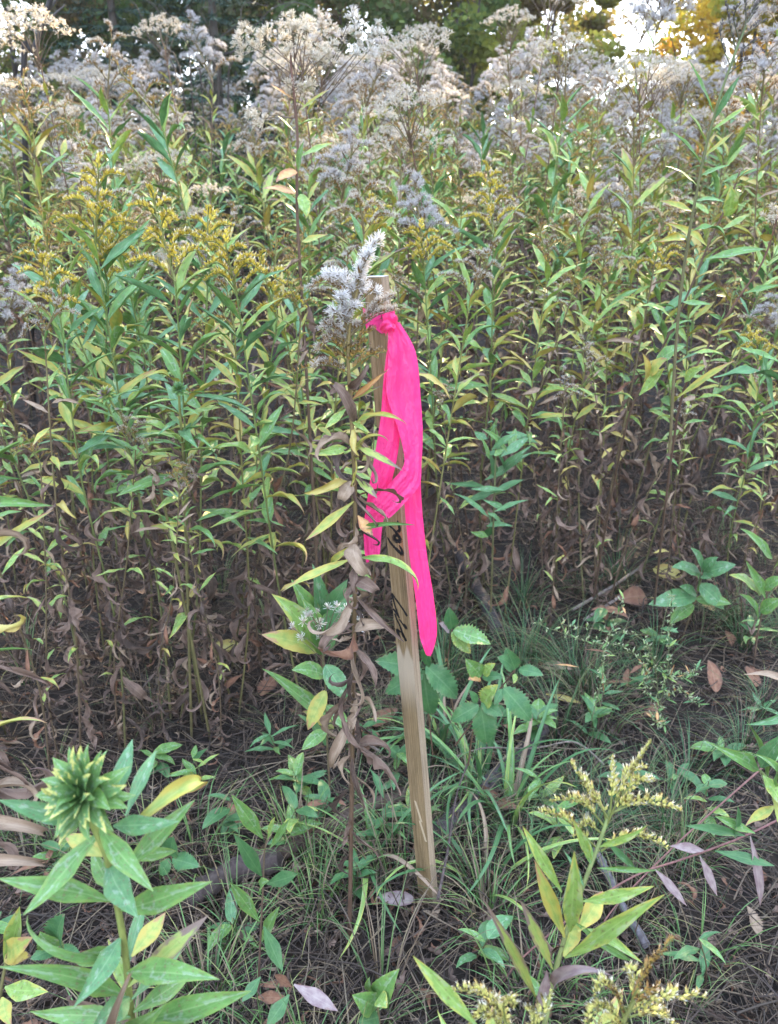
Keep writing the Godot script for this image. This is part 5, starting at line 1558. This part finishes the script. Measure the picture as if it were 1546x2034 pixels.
func build_wood_debris() -> void:
	var bark := StandardMaterial3D.new()
	var nt := NoiseTexture2D.new()
	var fn := FastNoiseLite.new()
	fn.seed = 8
	fn.frequency = 0.03
	fn.fractal_octaves = 5
	nt.noise = fn
	nt.width = 256
	nt.height = 256
	nt.seamless = true
	var g := Gradient.new()
	g.set_color(0, Color(0.55, 0.52, 0.5))
	g.set_color(1, Color(1, 1, 1))
	nt.color_ramp = g
	bark.albedo_texture = nt
	bark.vertex_color_use_as_albedo = true
	bark.uv1_triplanar = true
	bark.uv1_scale = Vector3(9, 9, 9)
	bark.heightmap_enabled = true
	bark.heightmap_texture = nt
	bark.heightmap_scale = 0.3
	bark.roughness = 0.9
	var list := [
		["fallen_branch", "grey-brown fallen branch lying behind the withered goldenrod, thickest one on the ground", [[455, 1775], [560, 1725], [660, 1675], [760, 1630], [850, 1600]], 0.020, 0.015, lin(0.17, 0.12, 0.09), 0.02],
		["fallen_branch", "dark fallen stick lying away from the camera right of the tape end", [[985, 1290], [955, 1215], [925, 1160], [905, 1120]], 0.022, 0.018, lin(0.10, 0.085, 0.085), 0.02],
		["fallen_branch", "grey branch on the ground right of the stake under the sedge", [[870, 1690], [960, 1600], [1050, 1500], [1090, 1440]], 0.022, 0.02, lin(0.13, 0.11, 0.11), 0.015],
		["fallen_branch", "dark log end between the galled goldenrod and the shoot", [[380, 1830], [440, 1780], [500, 1750], [560, 1745]], 0.024, 0.022, lin(0.12, 0.09, 0.08), 0.02],
		["twig", "pale thin twig slanting left of the stake", [[600, 1440], [650, 1465], [700, 1500], [760, 1545]], 0.005, 0.003, lin(0.36, 0.29, 0.25), 0.05],
		["twig", "pale straight twig lying in the right gap", [[1130, 1240], [1200, 1200], [1270, 1150]], 0.006, 0.005, lin(0.34, 0.28, 0.24), 0.03],
		["twig", "short pale twig lying behind the right gap", [[1160, 1265], [1230, 1215], [1260, 1195]], 0.005, 0.004, lin(0.36, 0.30, 0.26), 0.04],
		["twig", "long thin bare twig curving over the grass right of the stake", [[1190, 1585], [1130, 1545], [1060, 1545], [960, 1560], [890, 1580]], 0.0025, 0.0015, lin(0.32, 0.27, 0.22), 0.08],
		["twig", "thin dead stem leaning at the stake foot", [[860, 1880], [880, 1780], [905, 1660], [925, 1580]], 0.003, 0.0018, lin(0.16, 0.12, 0.11), 0.10],
		["twig", "grey flat wood chip strip behind the lower right goldenrod", [[1180, 1730], [1210, 1780], [1240, 1850], [1270, 1920]], 0.009, 0.008, lin(0.24, 0.22, 0.23), 0.03],
	]
	for q in list:
		var pts := []
		for s in q[2]:
			pts.append(ground(s[0], s[1]) + Vector3(0, q[6] + q[3] * 0.4 + 0.02, 0) + jit(0.008))
		var a := Acc.new()
		tube(a, spline(pts, 26), q[3], q[4], 10, q[5], q[5] * 0.9, 0.28)
		var t := part(q[0], a.mesh(bark), self)
		tag(t, q[1], "branch" if q[0] == "fallen_branch" else "twig")
	# leaves lying on the ground one can point at
	var fl := [
		[795, 1795, 60, "purple", "broad", "pale grey-mauve fallen leaf left of the stake foot"], [490, 1265, 34, "dry_rust", "broad", "rust red curled leaf hanging behind the left stems"], [535, 1375, 52, "dry_rust", "toothed", "dark red crumpled leaf left of the withered goldenrod"],
		[1262, 1200, 70, "dry_rust", "broad", "large orange-brown fallen leaf in the right gap"], [1405, 1210, 36, "orange", "broad", "yellow-orange leaf under the blue-green sapling"], [1320, 1140, 52, "yellow", "broad", "yellow leaf behind the blue-green sapling"],
		[1410, 1365, 60, "dry_rust", "broad", "brown fallen leaf right of the wispy aster"], [1490, 1355, 52, "dry_rust", "broad", "reddish brown leaf near the right edge of the clearing"], [1445, 1270, 40, "dry_rust", "broad", "small brown leaf between aster and sapling"],
		[960, 1590, 50, "dry_rust", "broad", "rusty leaf lying under the sedge"], [1000, 1610, 40, "dry_rust", "broad", "copper leaf behind the lime goldenrod"], [880, 1320, 36, "orange", "broad", "small orange leaf below the tape end"],
		[420, 1190, 60, "dry_rust", "broad", "tan-orange fallen leaf between the left stems"], [455, 1290, 50, "yellow", "broad", "pale yellow leaf low behind the left stems"], [1098, 1335, 52, "dry_tan", "broad", "cream dead leaf right of the bramble"],
		[1110, 1390, 60, "yellow", "straight", "yellow pointed leaf lying right of the bramble"], [1490, 1850, 46, "dry_tan", "toothed", "small tan leaf at the lower right"], [640, 1445, 60, "yellowing", "broad", "yellow-green spotted leaf left of the withered stem"],
		[470, 1640, 50, "dry_rust", "broad", "dark plum leaf beside the slender shoot"], [540, 1975, 60, "dry_rust", "straight", "purplish leaf lying near the bottom edge"], [1400, 1880, 50, "dry_plum", "broad", "mauve crumpled leaf at the lower right"],
		[690, 1680, 50, "dry_rust", "broad", "brown leaf beside the withered stem"], [1290, 1420, 44, "dry_rust", "broad", "brown leaf in the right grass"], [760, 1440, 50, "dry_rust", "broad", "russet leaf left of the stake's middle"],
	]
	for q in fl:
		var c := ground(q[0], q[1] + 14) + Vector3(0, 0.035, 0)
		var d := -c.z
		var l := size_at(q[2], q[1], d)
		var ang := rf(0, TAU)
		var o := put_leaf(self, q[4], q[3], c - Vector3(cos(ang), 0, sin(ang)) * l * 0.5, Vector3(cos(ang), rf(-0.1, 0.5), sin(ang)), Vector3(rf(-0.4, 0.4), 0.8, 0.5), l * 1.3, rf(1.0, 1.4), "fallen_leaf")
		tag(o, q[5], "leaf", "fallen leaves on the ground")

# ---------------------------------------------------------------- the stand of tall plants
const KIND_NAME := ["goldenrod", "yellowing_goldenrod", "withered_goldenrod", "fluffy_goldenrod", "snakeroot"]
const KIND_LABEL := ["green goldenrod with drooping plume", "yellow-leaved goldenrod with golden-brown plume", "withered goldenrod with mostly brown curled leaves", "goldenrod with white seed fluff", "brown-stemmed snakeroot with cream seed tufts"]
var protos := []
var far_protos := []

func stand_place(src: Node3D, kind: int, p: Vector3, label: String, group: String, lean: Vector3, s: float) -> Node3D:
	var o: Node3D = src.duplicate()
	o.name = KIND_NAME[kind]
	add_child(o, true)
	var up := (Vector3.UP + lean).normalized()
	var b := Basis(Quaternion(Vector3.UP, up)) * Basis(Vector3.UP, rf(0, TAU))
	o.transform = Transform3D(b.scaled(Vector3.ONE * s), p)
	tag(o, label, "goldenrod" if kind < 4 else "wildflower", group)
	return o

const KIND_SHORT := ["green-leaved goldenrod", "yellow-leaved goldenrod", "withered brown-leaved goldenrod", "white-seeded goldenrod", "cream-tufted snakeroot"]

# where one of the stand is, by what it stands near
func where_words(kind: int, x: float, d: float, tall: float) -> String:
	var px := 773.0 + x / (d * 1.03) * F * 0.95
	var col := "at the left edge"
	for q in [[60, "in line with the left corner rosette"], [190, "in line with the leftmost yellow plume"], [330, "in line with the gall rosettes"], [450, "left of the brown-stemmed snakeroot"], [580, "in line with the brown-stemmed snakeroot"], [680, "behind the fluffy seed plume"], [760, "behind the stake"], [860, "behind the pink tape"], [960, "in line with the teal shoot"], [1080, "in line with the brambles"], [1200, "in line with the wispy aster"], [1330, "in line with the blue-green sapling"], [1440, "under the dark plume"], [1530, "at the right edge"]]:
		if px > q[0]:
			col = q[1]
	var row := int(clampf((d - 1.5) / 0.42, 0, 12))
	var rows := ["first row", "second row", "third row", "fourth row", "fifth row", "sixth row", "seventh row", "eighth row", "ninth row", "tenth row", "eleventh row", "twelfth row", "last row"]
	return "%s %s, %s, %s" % ["short" if tall < 0.86 else ("tall" if tall > 1.0 else "middling"), KIND_SHORT[kind], rows[row], col]

func build_stand() -> void:
	for k in 5:
		var set_near := []
		var n: int = [7, 5, 5, 4, 4][k]
		for i in n:
			set_near.append(make_plant(k, [1.28, 1.22, 1.25, 1.40, 1.5][k], [0.50, 0.50, 0.72, 0.55, 0.42][k] + rf(-0.06, 0.06), 0 if i < 3 and k == 0 else [1, 2, 1][i % 3]))
		protos.append(set_near)
		var set_far := []
		for i in mini(n, 4):
			set_far.append(joined_plant(set_near[n - 1 - i]))
		far_protos.append(set_far)
	# those of the front row that one can pick out: [plume px, py, foot px, foot py, kind, label]
	var front := [
		[190, 362, 325, 1310, 0, 1.80, "tall goldenrod with widely arching yellow plume, highest of the left front row"], [312, 405, 395, 1360, 0, 1.80, "goldenrod with upright golden plume, centre of the left front row"],
		[408, 432, 350, 1370, 0, 1.78, "goldenrod with narrow golden plume and drooping side sprays, beside a cream seed tuft"], [6, 530, 225, 1340, 0, 1.68, "goldenrod with short yellow bud plume leaning in at the left edge"],
		[560, 440, 600, 1350, 0, 1.85, "goldenrod with brownish yellow plume left above the stake top"], [628, 462, 650, 1330, 1, 2.15, "goldenrod with spent bronze plume close behind the fluffy seed plume"],
		[985, 350, 960, 1230, 0, 2.5, "green goldenrod with pale yellow plume, first to the right above the tape"], [840, 355, 850, 1180, 1, 2.6, "goldenrod with bronze plume straight above the stake top"],
		[1200, 500, 1180, 1220, 1, 2.45, "short goldenrod with small pale yellow plume amid withered leaves, right"], [1105, 270, 1130, 1200, 1, 2.75, "yellow-leaved goldenrod with bronze plume in the upper right"],
		[1215, 250, 1215, 1200, 1, 2.8, "yellow-leaved goldenrod with two-pronged golden plume, upper right"], [745, 270, 790, 1200, 3, 2.7, "goldenrod with pointed white plume above the stake"],
		[500, 560, 520, 1330, 2, 2.0, "withered goldenrod with dangling brown leaves left of the seed plume"], [1135, 560, 1140, 1240, 2, 2.5, "withered goldenrod with hanging brown leaves in the right middle"],
		[1040, 620, 1075, 1240, 2, 2.48, "withered goldenrod whose dry leaves trail to the ground behind the brambles"], [880, 420, 900, 1230, 0, 2.4, "green goldenrod just right of the stake top"],
		[760, 400, 760, 1240, 0, 2.3, "green goldenrod directly behind the stake top"], [90, 620, 150, 1480, 2, 1.62, "withered goldenrod with brown lower leaves near the left edge"],
		[30, 760, 90, 1520, 2, 1.55, "short withered goldenrod at the left edge"], [255, 430, 300, 1330, 0, 2.05, "slim green goldenrod between the two left yellow plumes"], [690, 370, 700, 1280, 1, 2.3, "goldenrod with thin bronze plume behind the seed plume"],
		[1480, 640, 1440, 1260, 0, 2.3, "green goldenrod leaning out near the right edge"], [1385, 470, 1350, 1240, 0, 2.55, "green goldenrod in the right middle, above the gap"],
		[470, 520, 460, 1330, 0, 2.05, "green goldenrod with small plume beside the cream seed tuft"], [130, 470, 215, 1330, 0, 2.0, "green goldenrod behind the leftmost yellow plume"],
		[1120, 740, 1085, 1330, 2, 2.2, "short withered goldenrod trailing dry leaves right above the bramble spray"], [1215, 680, 1190, 1270, 2, 2.3, "withered goldenrod standing behind the wispy aster"], [1335, 800, 1310, 1260, 2, 2.28, "short withered goldenrod left of the blue-green sapling"], [1505, 760, 1470, 1290, 2, 2.2, "withered goldenrod behind the right edge sapling"],
		[45, 900, 110, 1480, 2, 1.62, "short withered goldenrod with a brown leaf column above the rosette"], [180, 840, 235, 1470, 2, 1.7, "withered goldenrod with a brown leaf column under the yellowish gall"], [300, 900, 330, 1480, 2, 1.68, "withered goldenrod with a brown leaf column under the green gall"], [430, 930, 440, 1490, 2, 1.7, "short withered goldenrod at the right end of the left brown columns"],
		[930, 780, 925, 1250, 2, 2.3, "short withered goldenrod just behind the pink tape end"],
	]
	for q in front:
		var d: float = q[5]
		var top := at(q[0], q[1], d)
		var foot := at(q[2], q[3], d + 0.06)
		foot.y = height_at(foot.x, foot.z)
		var src: Node3D = protos[q[4]][rng.randi() % (3 if q[4] == 0 else protos[q[4]].size())]
		var tall: float = [1.42, 1.33, 1.33, 1.58, 1.56][q[4]]
		var up := top - foot
		stand_place(src, q[4], foot, q[6], "front row of the goldenrod stand", up.normalized() / maxf(up.normalized().y, 0.3) - Vector3.UP, up.length() / tall)
	# the rest of the near stand
	var count := 0
	var cell := 0.19
	var d := 1.45
	while d < 3.7:
		var x := -0.56 * d - 0.15
		while x < 0.56 * d + 0.15:
			var px := x + rf(-0.5, 0.5) * cell
			var pd := d + rf(-0.5, 0.5) * cell
			x += cell * (1.0 if d < 2.9 else 1.2)
			var dark_spot := pd > 2.9 and px > -0.27 * pd and px < -0.14 * pd
			if in_gap(px, -pd) or (pd < 2.9 and rng.randf() < 0.14):
				continue
			var r := rng.randf()
			var leftish := px < 0.0
			var kind := 0
			if leftish:
				kind = 0 if r < 0.36 else (2 if r < 0.74 else (1 if r < 0.82 else (3 if r < 0.89 else 4)))
			else:
				kind = 1 if r < 0.24 else (0 if r < 0.46 else (2 if r < 0.86 else (3 if r < 0.94 else 4)))
			if pd > 2.9:
				kind = 0 if r < 0.22 else (1 if r < 0.42 else (2 if r < 0.58 else (3 if r < 0.80 else 4)))
			var tall_now: float = rf(0.70, 1.0) if pd < 2.6 else (rf(0.78, 1.22) if not dark_spot else rf(0.7, 0.95))
			if kind >= 3 and pd < 2.6:
				tall_now *= 0.86
			var src: Node3D = protos[kind][rng.randi_range(3 if kind == 0 and rng.randf() < 0.85 else 0, protos[kind].size() - 1)]
			stand_place(src, kind, Vector3(px, height_at(px, -pd), -pd), where_words(kind, px, pd, tall_now), "%s in the stand" % KIND_LABEL[kind], Vector3(rf(-0.17, 0.17) + px * 0.05, 0, rf(-0.17, 0.17)), tall_now)
			count += 1
		d += cell * (1.0 if d < 2.9 else 1.2)
	# farther rows
	d = 3.7
	while d < 7.2:
		var step := 0.23 + 0.035 * (d - 3.7)
		var x := -0.54 * d - 0.2
		while x < 0.54 * d + 0.2:
			var px := x + rf(-0.5, 0.5) * step
			var pd := d + rf(-0.5, 0.5) * step
			x += step
			var r := rng.randf()
			var rightish := px > 0.3
			var kind := 3 if r < (0.42 if rightish else 0.16) else (4 if r < (0.52 if rightish else 0.44) else (1 if r < 0.76 else (2 if r < 0.9 else 0)))
			var src: Node3D = far_protos[kind][rng.randi() % far_protos[kind].size()]
			var tall_far := rf(0.86, 1.36) if px > 0.2 else (rf(0.84, 1.26) if px < -1.0 * (pd / 4.0) or px > -0.35 * pd else rf(0.6, 0.98))
			stand_place(src, kind, Vector3(px, height_at(px, -pd), -pd), where_words(kind, px, pd, tall_far), "%s in the stand" % KIND_LABEL[kind], Vector3(rf(-0.14, 0.14), 0, rf(-0.14, 0.14)), tall_far)
			count += 1
		d += step
	print("stand plants: ", count)
	# last rows before the trees read as one mass
	for k in 2:
		var src: Node3D = far_protos[[3, 1][k]][0]
		for c in src.get_children():
			var xf := []
			rng.seed = 900 + k
			for i in 260:
				var pd := rf(7.0, 11.0)
				var px := rf(-0.55, 0.55) * pd
				xf.append(Transform3D(Basis(Vector3.UP, rf(0, TAU)).scaled(Vector3.ONE * rf(0.85, 1.35)), Vector3(px, 0, -pd)))
			multi("far_meadow", c.mesh, null, xf, "far mass of %s plants below the trees" % ["white seeded", "yellowed"][k])
	for s in protos:
		for o in s:
			o.free()
	for s in far_protos:
		for o in s:
			o.free()

# ---------------------------------------------------------------- trees behind the meadow
func leaf_cloud(centres: Array, per: int, leaf: float, c0: Color, c1: Color, flat: float) -> ArrayMesh:
	var a := Acc.new()
	for q in centres:
		var c: Vector3 = q[0]
		var r: float = q[1]
		var tone := rf(0, 1)
		for i in per:
			var o := jit(1.0)
			while o.length() > 1.0:
				o = jit(1.0)
			o *= Vector3(r, r * flat, r)
			var n := (jit(1.0) + Vector3.UP * 0.6).normalized()
			var s := n.cross(jit(1.0)).normalized()
			var u := n.cross(s)
			var l := leaf * rf(0.7, 1.3)
			var col := vary(c0.lerp(c1, clampf(tone + rf(-0.35, 0.35), 0, 1)), 0.2)
			var p := c + o
			a.tri(p - s * l * 0.5, p + u * l * 0.32, p + s * l * 0.5, n, n, n, col, col, col)
			a.tri(p - s * l * 0.5, p + s * l * 0.5, p - u * l * 0.32, n, n, n, col, col, col)
	return a.mesh(fluffmat)

func broadleaf(label: String, where: Vector3, tall: float, wide: float, low: float, clumps: int, per: int, leaf: float, c0: Color, c1: Color, bark: Color, thick: float) -> void:
	var root := thing("tree", label, "tree", where, "")
	var a := Acc.new()
	var bend := Vector3(rf(-0.3, 0.3), 0, rf(-0.3, 0.3))
	var tr := spline([Vector3(0, -0.1, 0), bend * 0.3 + Vector3.UP * tall * 0.3, bend * 0.7 + Vector3.UP * tall * 0.6, bend + Vector3.UP * tall * 0.92], 14)
	tube(a, tr, thick, thick * 0.25, 9, bark, bark, 0.15)
	part("trunk", a.mesh(stemmat), root)
	var cs := []
	for i in clumps:
		var f := (i + 0.5) / clumps
		var y := low + (tall - low) * f
		var ang := i * 2.39996
		var env := sin(PI * clampf(0.12 + 0.86 * f, 0, 1)) * wide
		var rr := env * sqrt(rf(0.1, 1.0))
		var c := Vector3(cos(ang) * rr, y + rf(-0.3, 0.3), sin(ang) * rr)
		cs.append([c, rf(0.28, 0.55) * wide * 0.5])
		if i % 2 == 0:
			var b := Acc.new()
			var q := clampf((y - 0.5) / (tall * 0.92), 0.05, 0.95) * 14.0
			var o := tr[int(q)]
			tube(b, spline([o, o.lerp(c, 0.5) + Vector3(0, 0.1, 0), c], 6), thick * 0.22, thick * 0.05, 5, bark, bark)
			part("limb", b.mesh(stemmat), root)
	part("crown", leaf_cloud(cs, per, leaf, c0, c1, 0.75), root)

func conifer(label: String, where: Vector3, tall: float, wide: float) -> void:
	var root := thing("spruce_tree", label, "tree", where)
	var a := Acc.new()
	tube(a, spline([Vector3(0, -0.1, 0), Vector3(0, tall * 0.5, 0), Vector3(0, tall, 0)], 8), 0.07, 0.01, 8, lin(0.07, 0.055, 0.045), lin(0.07, 0.055, 0.045), 0.1)
	part("trunk", a.mesh(stemmat), root)
	var n := Acc.new()
	var whorls := int(tall / 0.14)
	for i in whorls:
		var f := (i + 0.3) / whorls
		for k in 7:
			var ang := k * TAU / 7 + i * 0.8 + rf(-0.2, 0.2)
			var ln := wide * (1.0 - f) * rf(0.75, 1.1)
			var out := Vector3(cos(ang), -0.12, sin(ang))
			var side := Vector3(-sin(ang), 0, cos(ang))
			var b := Vector3(0, 0.12 + tall * f, 0)
			for s in int(ln / 0.045):
				var p := b + out * (s * 0.045 + 0.05) + Vector3(0, 0.03 * s * 0.045 / ln, 0)
				for w in 5:
					var d := (out * rf(0.3, 1) + side * rf(-1, 1) + jit(0.5)).normalized()
					var l := rf(0.05, 0.10)
					var nn := (Vector3.UP + jit(0.7)).normalized()
					var q := d.cross(nn).normalized() * 0.008
					var col := vary(lin(0.022, 0.055, 0.040).lerp(lin(0.045, 0.095, 0.060), rng.randf()), 0.2)
					n.tri(p - q, p + q, p + d * l, nn, nn, nn, col, col, col)
	part("crown", n.mesh(vcol), root)

func build_trees() -> void:
	var yb := lin(0.52, 0.40, 0.04)
	var yo := lin(0.55, 0.31, 0.05)
	var gr := lin(0.08, 0.14, 0.04)
	var yg := lin(0.25, 0.28, 0.05)
	var brn := lin(0.16, 0.12, 0.06)
	var bk := lin(0.06, 0.05, 0.045)
	conifer("young dark green spruce behind the meadow, left of centre", at(440, 262, 8.2) * Vector3(1, 0, 1), 3.6, 1.25)
	conifer("second dark spruce, farther left behind the cream seed heads", at(250, 262, 10.0) * Vector3(1, 0, 1), 5.0, 1.5)
	broadleaf("bushy olive green tree behind the spruce", Vector3(-1.7, 0, -12.5), 9.0, 2.6, 0.5, 40, 200, 0.085, gr, brn, bk, 0.14)
	broadleaf("dark tree with some yellow leaves at the far left", Vector3(-5.2, 0, -11.5), 9.0, 2.8, 0.4, 44, 200, 0.085, gr, yg, bk, 0.15)
	broadleaf("greenish yellow tree behind the middle of the meadow", Vector3(0.9, 0, -13.0), 10.0, 2.6, 0.6, 40, 200, 0.085, yg, brn, bk, 0.15)
	broadleaf("bright yellow tree in the upper right corner", Vector3(5.7, 0, -13.0), 8.0, 2.3, 0.5, 40, 170, 0.09, yb, yo, bk, 0.12)
	broadleaf("golden orange tree behind the right end of the meadow", Vector3(8.0, 0, -15.0), 9.0, 2.8, 0.4, 40, 170, 0.09, yo, yb, bk, 0.14)
	broadleaf("low yellow bush beside the patch of bright sky", Vector3(3.5, 0, -12.0), 2.6, 1.1, 0.3, 16, 120, 0.075, yb, yg, bk, 0.05)
	broadleaf("small yellow bush under the patch of bright sky", Vector3(2.9, 0, -11.0), 2.0, 0.9, 0.2, 16, 130, 0.075, yb, yg, bk, 0.04)
	broadleaf("small orange bush right under the patch of bright sky", Vector3(3.9, 0, -11.4), 2.1, 0.9, 0.2, 16, 130, 0.075, yo, yb, bk, 0.04)
	# bushes at the foot of the woods
	var bushes := [
		[-6.4, -10.5, 3.6, 1.7, gr, yg, "dark green bush with yellowing leaves at the left end of the wood's edge"], [-4.6, -11.6, 4.2, 1.8, gr, brn, "brownish green bush behind the cream seed heads at far left"], [-3.2, -12.4, 4.0, 1.7, gr, brn, "dull olive bush left of the spruce"],
		[-1.9, -11.2, 3.4, 1.5, gr, lin(0.10, 0.10, 0.05), "dark shady bush right behind the spruce"], [-0.5, -12.2, 3.8, 1.7, gr, brn, "olive brown bush behind the tall brown-stemmed snakeroot"], [0.8, -11.4, 3.2, 1.4, gr, yg, "low green bush behind the middle of the meadow"],
		[2.0, -12.6, 3.6, 1.2, yg, brn, "yellow-green bush left of the patch of bright sky"], [4.6, -11.8, 3.3, 1.1, yb, yg, "yellow bush right of the patch of bright sky"], [5.9, -11.6, 3.4, 1.5, yo, yb, "orange-yellow bush in the upper right"], [7.4, -12.4, 3.8, 1.6, yo, brn, "russet bush at the right end of the wood's edge"],
		[-5.6, -14.6, 5.0, 2.2, gr, brn, "tall shady thicket behind the far left bush"], [-3.0, -15.2, 5.2, 2.2, gr, lin(0.10, 0.10, 0.05), "tall dark thicket behind the olive bush"], [-0.4, -15.4, 5.0, 2.2, gr, brn, "tall olive thicket behind the middle bushes"], [1.9, -15.6, 4.6, 1.6, yg, brn, "tall yellow-green thicket left of the bright sky"],
		[5.6, -14.8, 4.6, 1.6, yb, yo, "tall golden thicket behind the yellow bush"], [7.6, -15.6, 5.0, 2.0, yo, yb, "tall orange thicket at the far right"],
	]
	for q in bushes:
		broadleaf(q[6], Vector3(q[0], 0, q[1]), q[2], q[3], 0.3, 40, 240, 0.10, q[4], q[5], bk, 0.04)
	# taller woods beyond, which keep the low sun off the meadow
	for q in [[-9.5, -15.0, 13.0, "far off at the left edge of the woods"], [-6.0, -17.0, 14.0, "behind the dark left tree with yellow leaves"], [-2.0, -18.0, 15.0, "behind the olive green tree"], [1.6, -18.5, 14.0, "behind the greenish yellow tree"], [11.0, -17.5, 14.0, "behind the golden orange tree"], [13.5, -12.0, 13.0, "beyond the right end of the meadow"], [-12.0, -10.0, 12.0, "beyond the left end of the meadow"], [9.3, -9.5, 10.5, "beside the right end of the meadow"], [6.3, -19.0, 15.0, "behind the bright yellow tree"]]:
		broadleaf("tall dark woodland tree " + q[3], Vector3(q[0], 0, q[1]), q[2], 3.4, 3.2 if q[0] > 3.0 else 1.0, 50, 150, 0.16, lin(0.09, 0.12, 0.04), lin(0.26, 0.20, 0.05), bk, 0.2)
	# the clearing lies in woods: their mass goes on behind and beside the camera
	var crowns := []
	for i in 60:
		var f := (i + 0.5) / 60.0
		var ang := i * 2.39996
		var rr := 2.9 * sin(PI * clampf(0.15 + 0.8 * f, 0, 1)) * sqrt(rf(0.1, 1.0))
		crowns.append([Vector3(cos(ang) * rr, 0.8 + 11.5 * f, sin(ang) * rr), rf(0.8, 1.4)])
	var mass := leaf_cloud(crowns, 150, 0.2, lin(0.08, 0.12, 0.04), lin(0.24, 0.20, 0.05), 0.75)
	var ring := []
	for i in 15:
		var ang := lerpf(-0.25, PI + 0.25, i / 14.0)
		if absf(ang - PI / 2) < 0.55:
			continue
		var r := rf(12.0, 14.0)
		ring.append(Transform3D(Basis(Vector3.UP, rf(0, TAU)).scaled(Vector3.ONE * rf(0.85, 1.15)), Vector3(cos(ang) * r, 0, sin(ang) * r - 2.0)))
	multi("woods", mass, null, ring, "mass of autumn woods round the clearing")
	# dark leaning sapling in the upper left
	var sp := thing("leaning_sapling", "thin dark leaning trunk in the upper left among cream seed heads", "tree")
	var a := Acc.new()
	tube(a, spline([at(-30, 260, 4.7) * Vector3(1, 0, 1), at(48, 150, 4.6), at(66, 105, 4.6), at(84, 55, 4.6), at(112, -40, 4.6)], 16), 0.017, 0.012, 8, lin(0.03, 0.026, 0.026), lin(0.035, 0.03, 0.03), 0.1)
	part("trunk", a.mesh(stemmat), sp)
	for q in [[85, 60, 130, 10], [80, 75, 40, 40], [98, 20, 150, -40]]:
		var b := Acc.new()
		tube(b, spline([at(q[0], q[1], 4.6), at((q[0] + q[2]) * 0.5, (q[1] + q[3]) * 0.5 - 4, 4.65), at(q[2], q[3], 4.7)], 8), 0.008, 0.003, 5, lin(0.06, 0.05, 0.045), lin(0.08, 0.06, 0.05))
		part("limb", b.mesh(stemmat), sp)
	# bare twiggy branches above the spruce
	var tw := thing("bare_shrub", "grey leafless shrub branches above the dark spruce", "shrub")
	for i in 9:
		var b := Acc.new()
		var x0 := 360.0 + i * 12.0
		var x1 := 250.0 + i * 42.0
		tube(b, spline([at(x0, 262, 7.4) * Vector3(1, 0, 1), at(x0 + rf(-10, 10), 170, 7.3), at(lerpf(x0, x1, 0.45) + rf(-15, 15), 80 + rf(-10, 20), 7.2), at(x1 + rf(-25, 25), 25 + rf(-25, 25), 7.1), at(x1 * 1.3 - 120.0, rf(-20, 30), 7.1)], 14), 0.007, 0.002, 5, lin(0.06, 0.05, 0.045), lin(0.10, 0.085, 0.075))
		part("branch", b.mesh(stemmat), tw)

func _ready() -> void:
	rng.seed = 20241
	bump.seed = 3
	bump.frequency = 0.02
	# camera
	var cam := Camera3D.new()
	cam.name = "camera"
	cam.fov = 62.0
	cam.near = 0.05
	cam.far = 400.0
	add_child(cam)
	cam.position = Vector3(0, EYE, 0)
	cam.rotation_degrees = Vector3(-PITCH, 0, 0)
	var lens := CameraAttributesPhysical.new()
	lens.frustum_focal_length = 19.97
	lens.frustum_focus_distance = 1.35
	lens.frustum_near = 0.05
	lens.frustum_far = 400.0
	lens.exposure_aperture = 5.6
	cam.attributes = lens
	cam.fov = 62.0
	# sky, sun, exposure
	var env := Environment.new()
	env.background_mode = Environment.BG_SKY
	var sky := Sky.new()
	var sm := ProceduralSkyMaterial.new()
	sm.sky_top_color = Color(0.68, 0.755, 0.88)
	sm.sky_horizon_color = Color(0.90, 0.92, 0.95)
	sm.sky_curve = 0.15
	sm.sky_energy_multiplier = 1.0
	sm.ground_bottom_color = Color(0.25, 0.22, 0.18)
	sm.ground_horizon_color = Color(0.6, 0.58, 0.52)
	sky.sky_material = sm
	env.sky = sky
	env.tonemap_mode = Environment.TONE_MAPPER_LINEAR
	env.tonemap_exposure = 7.5
	env.fog_enabled = true
	env.fog_light_color = Color(1.0, 0.97, 0.93)
	env.fog_density = 0.0014
	env.sdfgi_enabled = true
	env.ssao_enabled = true
	env.ssil_enabled = true
	var we := WorldEnvironment.new()
	we.name = "world"
	we.environment = env
	add_child(we)
	var sun := DirectionalLight3D.new()
	sun.name = "sun"
	sun.light_energy = 1.0
	sun.light_color = Color(1.0, 0.90, 0.74)
	sun.light_angular_distance = 0.5
	sun.shadow_enabled = true
	add_child(sun)
	sun.look_at_from_position(Vector3(0.42, 0.36, -0.84), Vector3.ZERO)
	# materials and shared leaf shapes
	make_materials()
	make_leaf_library()
	# place
	build_ground()
	build_trees()
	build_stand()
	rng.seed = 77
	build_stake()
	build_tape()
	build_seeding_goldenrod()
	build_galled_goldenrod()
	build_right_goldenrods()
	build_hand_plants()
	build_sedge()
	build_low_plants()
	build_wood_debris()
	build_litter()
